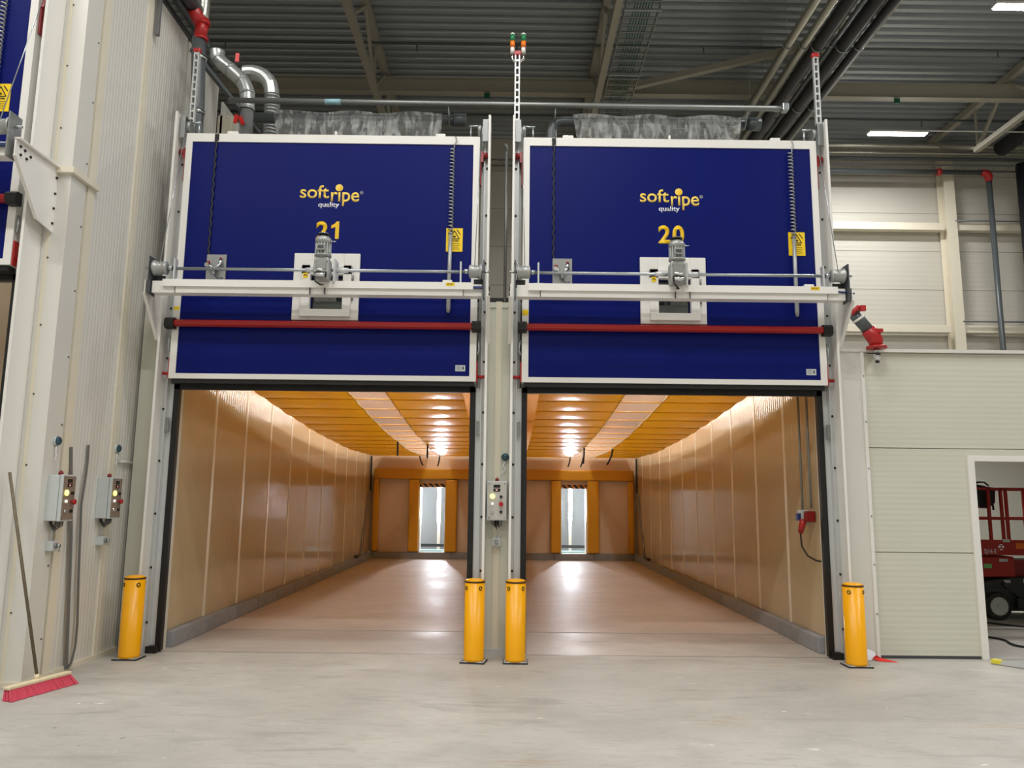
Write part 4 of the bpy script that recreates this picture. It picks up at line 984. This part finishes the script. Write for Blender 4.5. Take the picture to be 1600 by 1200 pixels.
# ================================================================== RIGHT HAND PANEL ROOM
rr = sroot('wall_right')
part('corner_post', MB().box(3.55, 3.84, -.03, .1, 0, 3.22), 'panel', rr)
part('corner_edge', MB().box(3.545, 3.565, -.04, -.03, 0, 3.22).box(3.825, 3.86, -.045, 0, 0, 3.22), 'white', rr)
part('upper_post', MB().box(3.50, 3.66, .0, .1, 3.22, 3.72), 'panel', rr)
part('top_cap', MB().box(3.55, 12, -.05, .12, 3.215, 3.25), 'panel', rr)
def hrib(x0, x1, z0, z1):
    mb = MB(); ribbed(mb, z0, z1, x0, x1, .058, .0014, lambda u, v, d: (v, 0.0 + d, u), .16); part('wall_panel', mb, 'panel_green', rr)
hrib(3.85, 12, 2.178, 3.21); hrib(3.85, 4.93, 1.079, 2.170); hrib(3.85, 4.93, 0.03, 1.071); hrib(6.9, 12, 0.03, 2.17)
part('base_channel', MB().box(3.85, 4.93, .0, .08, 0, .03), 'darkgrey', rr)
hd = MB(); hd.box(4.93, 6.9, .0, .08, 2.07, 2.17); part('head_panel', hd, 'panel_green', rr)
part('backing', MB().box(3.85, 4.93, .04, .1, 0, 3.2).box(4.93, 6.9, .04, .1, 2.1, 3.2).box(6.9, 12, .04, .1, 0, 3.2), 'panel_green', rr)
sc_ = MB()
for z in (.45, .95, 1.45, 1.95, 2.45, 2.95): sc_.cyl((3.845, -.045, z), (3.845, -.052, z), .008, 6)
part('screws', sc_, 'galv', rr)
d = tag(MB().box(4.925, 4.995, -.025, .12, 0, 2.10).box(4.995, 6.9, -.025, .12, 2.04, 2.10).box(6.83, 6.9, -.025, .12, 0, 2.04).build('door_1', 'white', bevel=.003), kind='structure')
struct('ceiling', MB().box(3.75, 12, .1, 6, 3.15, 3.22), 'panel_green')
struct('wall_back', MB().box(3.75, 12, 6, 6.1, 0, 3.2), 'panel_green')
struct('wall_left', MB().box(3.75, 3.8, .1, 6, 0, 3.15), 'panel_green')
struct('wall_right', MB().box(12, 12.1, 0, 6.1, 0, 3.2), 'panel_green')

# ------------------------------------------------------------------ scissor lift inside the side room
t = thing('scissor_lift', 'red scissor lift with black control case standing inside the side room', 'scissor lift', (6.6, 2.7, 0))
ch = part('chassis', MB().prism([(.0, .25), (.05, .52), (.45, .58), (1.75, .58), (1.8, .3), (1.7, .12), (.35, .12), (.3, .25)], 'y', 0, .75), 'liftdark', t, bevel=.02)
part('chassis_step', MB().box(.05, .42, -.03, 0, .38, .43).bar((.3, -.02, .5), (.55, -.02, .3), .05, .05).box(.45, 1.2, -.08, 0, .16, .3), 'liftdark', ch)
for x in (.2, 1.5):
    wh = part('wheel', MB().tube([(x, -.06, .19), (x, -.05, .19), (x, .10, .19), (x, .11, .19)], [.16, .185, .185, .16], 24), 'tyre', t)
    part('wheel_rim', MB().tube([(x, -.075, .19), (x, -.062, .19)], [.115, .13], 20).cyl((x, -.085, .19), (x, -.075, .19), .03, 10), 'boxgrey', wh)
    wh2 = part('wheel', MB().tube([(x, .62, .19), (x, .63, .19), (x, .78, .19), (x, .79, .19)], [.16, .185, .185, .16], 24), 'tyre', t)
part('side_cover', MB().box(.02, .5, -.01, .7, .58, .86), 'liftred', t, bevel=.02)
part('scissor_stack', MB().box(.55, 1.7, .15, .6, .58, .8), 'darkred', t)
dk = part('platform', MB().box(-.05, 1.85, -.02, .78, .88, .96).box(-.05, 1.85, -.03, -.01, .88, 1.09), 'liftred', t)
text_mesh('SJ16 E', .07, .24, .905, .965, -.0315, 'whiteprint', 'side_lettering', dk, .01)
part('info_sticker', MB().box(.34, .44, -.033, -.03, 1.06, 1.1), 'boxgrey', dk)
part('arrow_sticker', MB().box(.27, .30, -.033, -.03, .98, 1.01).box(.32, .35, -.033, -.03, .98, 1.01).box(.29, .33, -.033, -.03, 1.015, 1.03).box(.29, .33, -.033, -.03, .95, .965), 'whiteprint', dk)
part('orange_sticker', MB().box(.52, .72, -.033, -.03, .97, 1.05), 'orange', dk)
part('green_sticker', MB().box(.06, .17, -.013, -.01, .70, .76), 'liftgreen', t)
part('white_sticker', MB().box(.28, .4, -.013, -.01, .79, .83).box(.33, .42, -.003, .0, .5, .54).box(.6, .85, -.003, 0, .5, .56), 'boxgrey', t)
for yy in (0.0, .75):
    part('guard_rail', MB().bar((-.05, yy, 1.80), (1.85, yy, 1.80), .035, .035).bar((-.05, yy, 1.38), (1.85, yy, 1.38), .03, .03), 'liftred', t)
    for x in (-.03, .20, .38, .45, 1.2, 1.83): part('rail_post', MB().bar((x, yy, .96), (x, yy, 1.80), .035, .035, (1, 0, 0)), 'liftred', t)
part('end_rail', MB().bar((-.05, 0, 1.80), (-.05, .75, 1.80), .035, .035).bar((1.83, 0, 1.80), (1.83, .75, 1.80), .035, .035), 'liftred', t)
cc = part('control_case', MB().prism([(-.02, 1.56), (.24, 1.52), (.34, 1.6), (.36, 1.82), (.1, 1.86), (-.02, 1.8)], 'y', .06, .26), 'rubber', t, 'black control case', bevel=.015)
part('case_handle', MB().tube([(.08, .12, 1.84), (.12, .1, 1.89), (.22, .1, 1.90), (.32, .12, 1.82), (.34, .12, 1.5)], .014, 8), 'rubber', cc)
part('ladder_post', MB().box(.02, .12, .2, .3, .96, 1.56), 'liftdark', t)
# cables on the floor of the side room
tag(MB().tube(arc([(5.3, 1.6, .012), (5.7, 1.35, .012), (5.85, 1.1, .012), (5.78, .85, .012), (5.80, .65, .012), (6.2, .45, .012), (6.8, .4, .012)], 5), .012, 6).build('floor_cable', 'insul'), 'black cable curving over the floor near the side room doorway', 'cable')
tag(MB().tube(arc([(5.9, 3.2, .012), (6.3, 2.65, .012), (6.6, 2.2, .012), (7.0, 2.0, .012), (7.6, 1.9, .012)], 5), .012, 6).build('floor_cable', 'insul'), 'black cable on the floor beside the scissor lift wheel', 'cable')
# metal profile with yellow end
t = thing('metal_profile', 'aluminium channel with a yellow end lying on the floor at the right edge', 'channel', (4.90, -.22, 0), math.radians(-52))
part('channel', MB().box(0, 1.6, -.04, .04, 0, .012).box(0, 1.6, -.04, -.03, 0, .045).box(0, 1.6, .03, .04, 0, .045), 'alu', t)
part('yellow_end', MB().box(.0, .09, -.041, .041, .012, .047), 'profyellow', t)
# tape scrap
t = thing('tape_scrap', 'crumpled red and white barrier tape on the floor beside the right bollard', 'tape', (3.80, -.12, 0))
part('red_end', MB().poly([(-.03, -.05, .004), (.16, -.11, .004), (.02, -.01, .03), (.0, .05, .045), (-.06, .01, .02)], [(0, 1, 2), (0, 2, 4), (4, 2, 3), (0, 4, 3, 2, 1)]), 'tapered', t)
part('white_end', MB().poly([(-.12, -.02, .004), (.02, .05, .004), (.0, .1, .08), (-.09, .08, .10), (-.14, .05, .03)], [(0, 1, 2), (0, 2, 3), (0, 3, 4), (0, 4, 3, 2, 1)]), 'whiteprint', t)
# red valve pipe
t = thing('valve_pipe', 'slanting grey drain pipe with red elbow and hanging valve by the right door', 'pipe', (0, -.13, 0))
part('pipe_run', MB().cyl((3.72, .02, 3.66), (3.90, 0, 3.42), .062, 16), 'pipe', t)
part('upper_coupling', MB().cyl((3.745, -.005, 3.66), (3.77, -.02, 3.63), .072, 14).box(3.77, 3.83, -.1, -.06, 3.63, 3.69), 'redpaint', t)
part('ring_clamp', MB().cyl((3.785, .01, 3.575), (3.80, .01, 3.555), .069, 16), 'white', t)
part('elbow', MB().tube([(3.885, 0, 3.445), (3.93, 0, 3.38), (3.96, 0, 3.32), (3.965, 0, 3.25)], [.078, .082, .078, .062], 16), 'redpaint', t, 'red elbow')
part('clamp_ear', MB().box(3.93, 4.01, -.08, -.03, 3.40, 3.44), 'redpaint', t)
part('flange', MB().cyl((3.965, 0, 3.235), (3.965, 0, 3.26), .105, 18), 'redpaint', t)
part('valve', MB().cyl((3.965, 0, 3.235), (3.965, 0, 3.19), .028, 12).tube([(3.965, 0, 3.2), (3.965, 0, 3.17), (3.965, 0, 3.13), (3.965, 0, 3.10)], [.02, .045, .045, .02], 12), 'chrome', t)
part('lever', MB().box(3.83, 3.975, -.06, -.045, 3.165, 3.18), 'black', t)
part('valve_outlet', MB().cyl((3.965, 0, 3.11), (3.965, 0, 3.08), .022, 10), 'black', t)
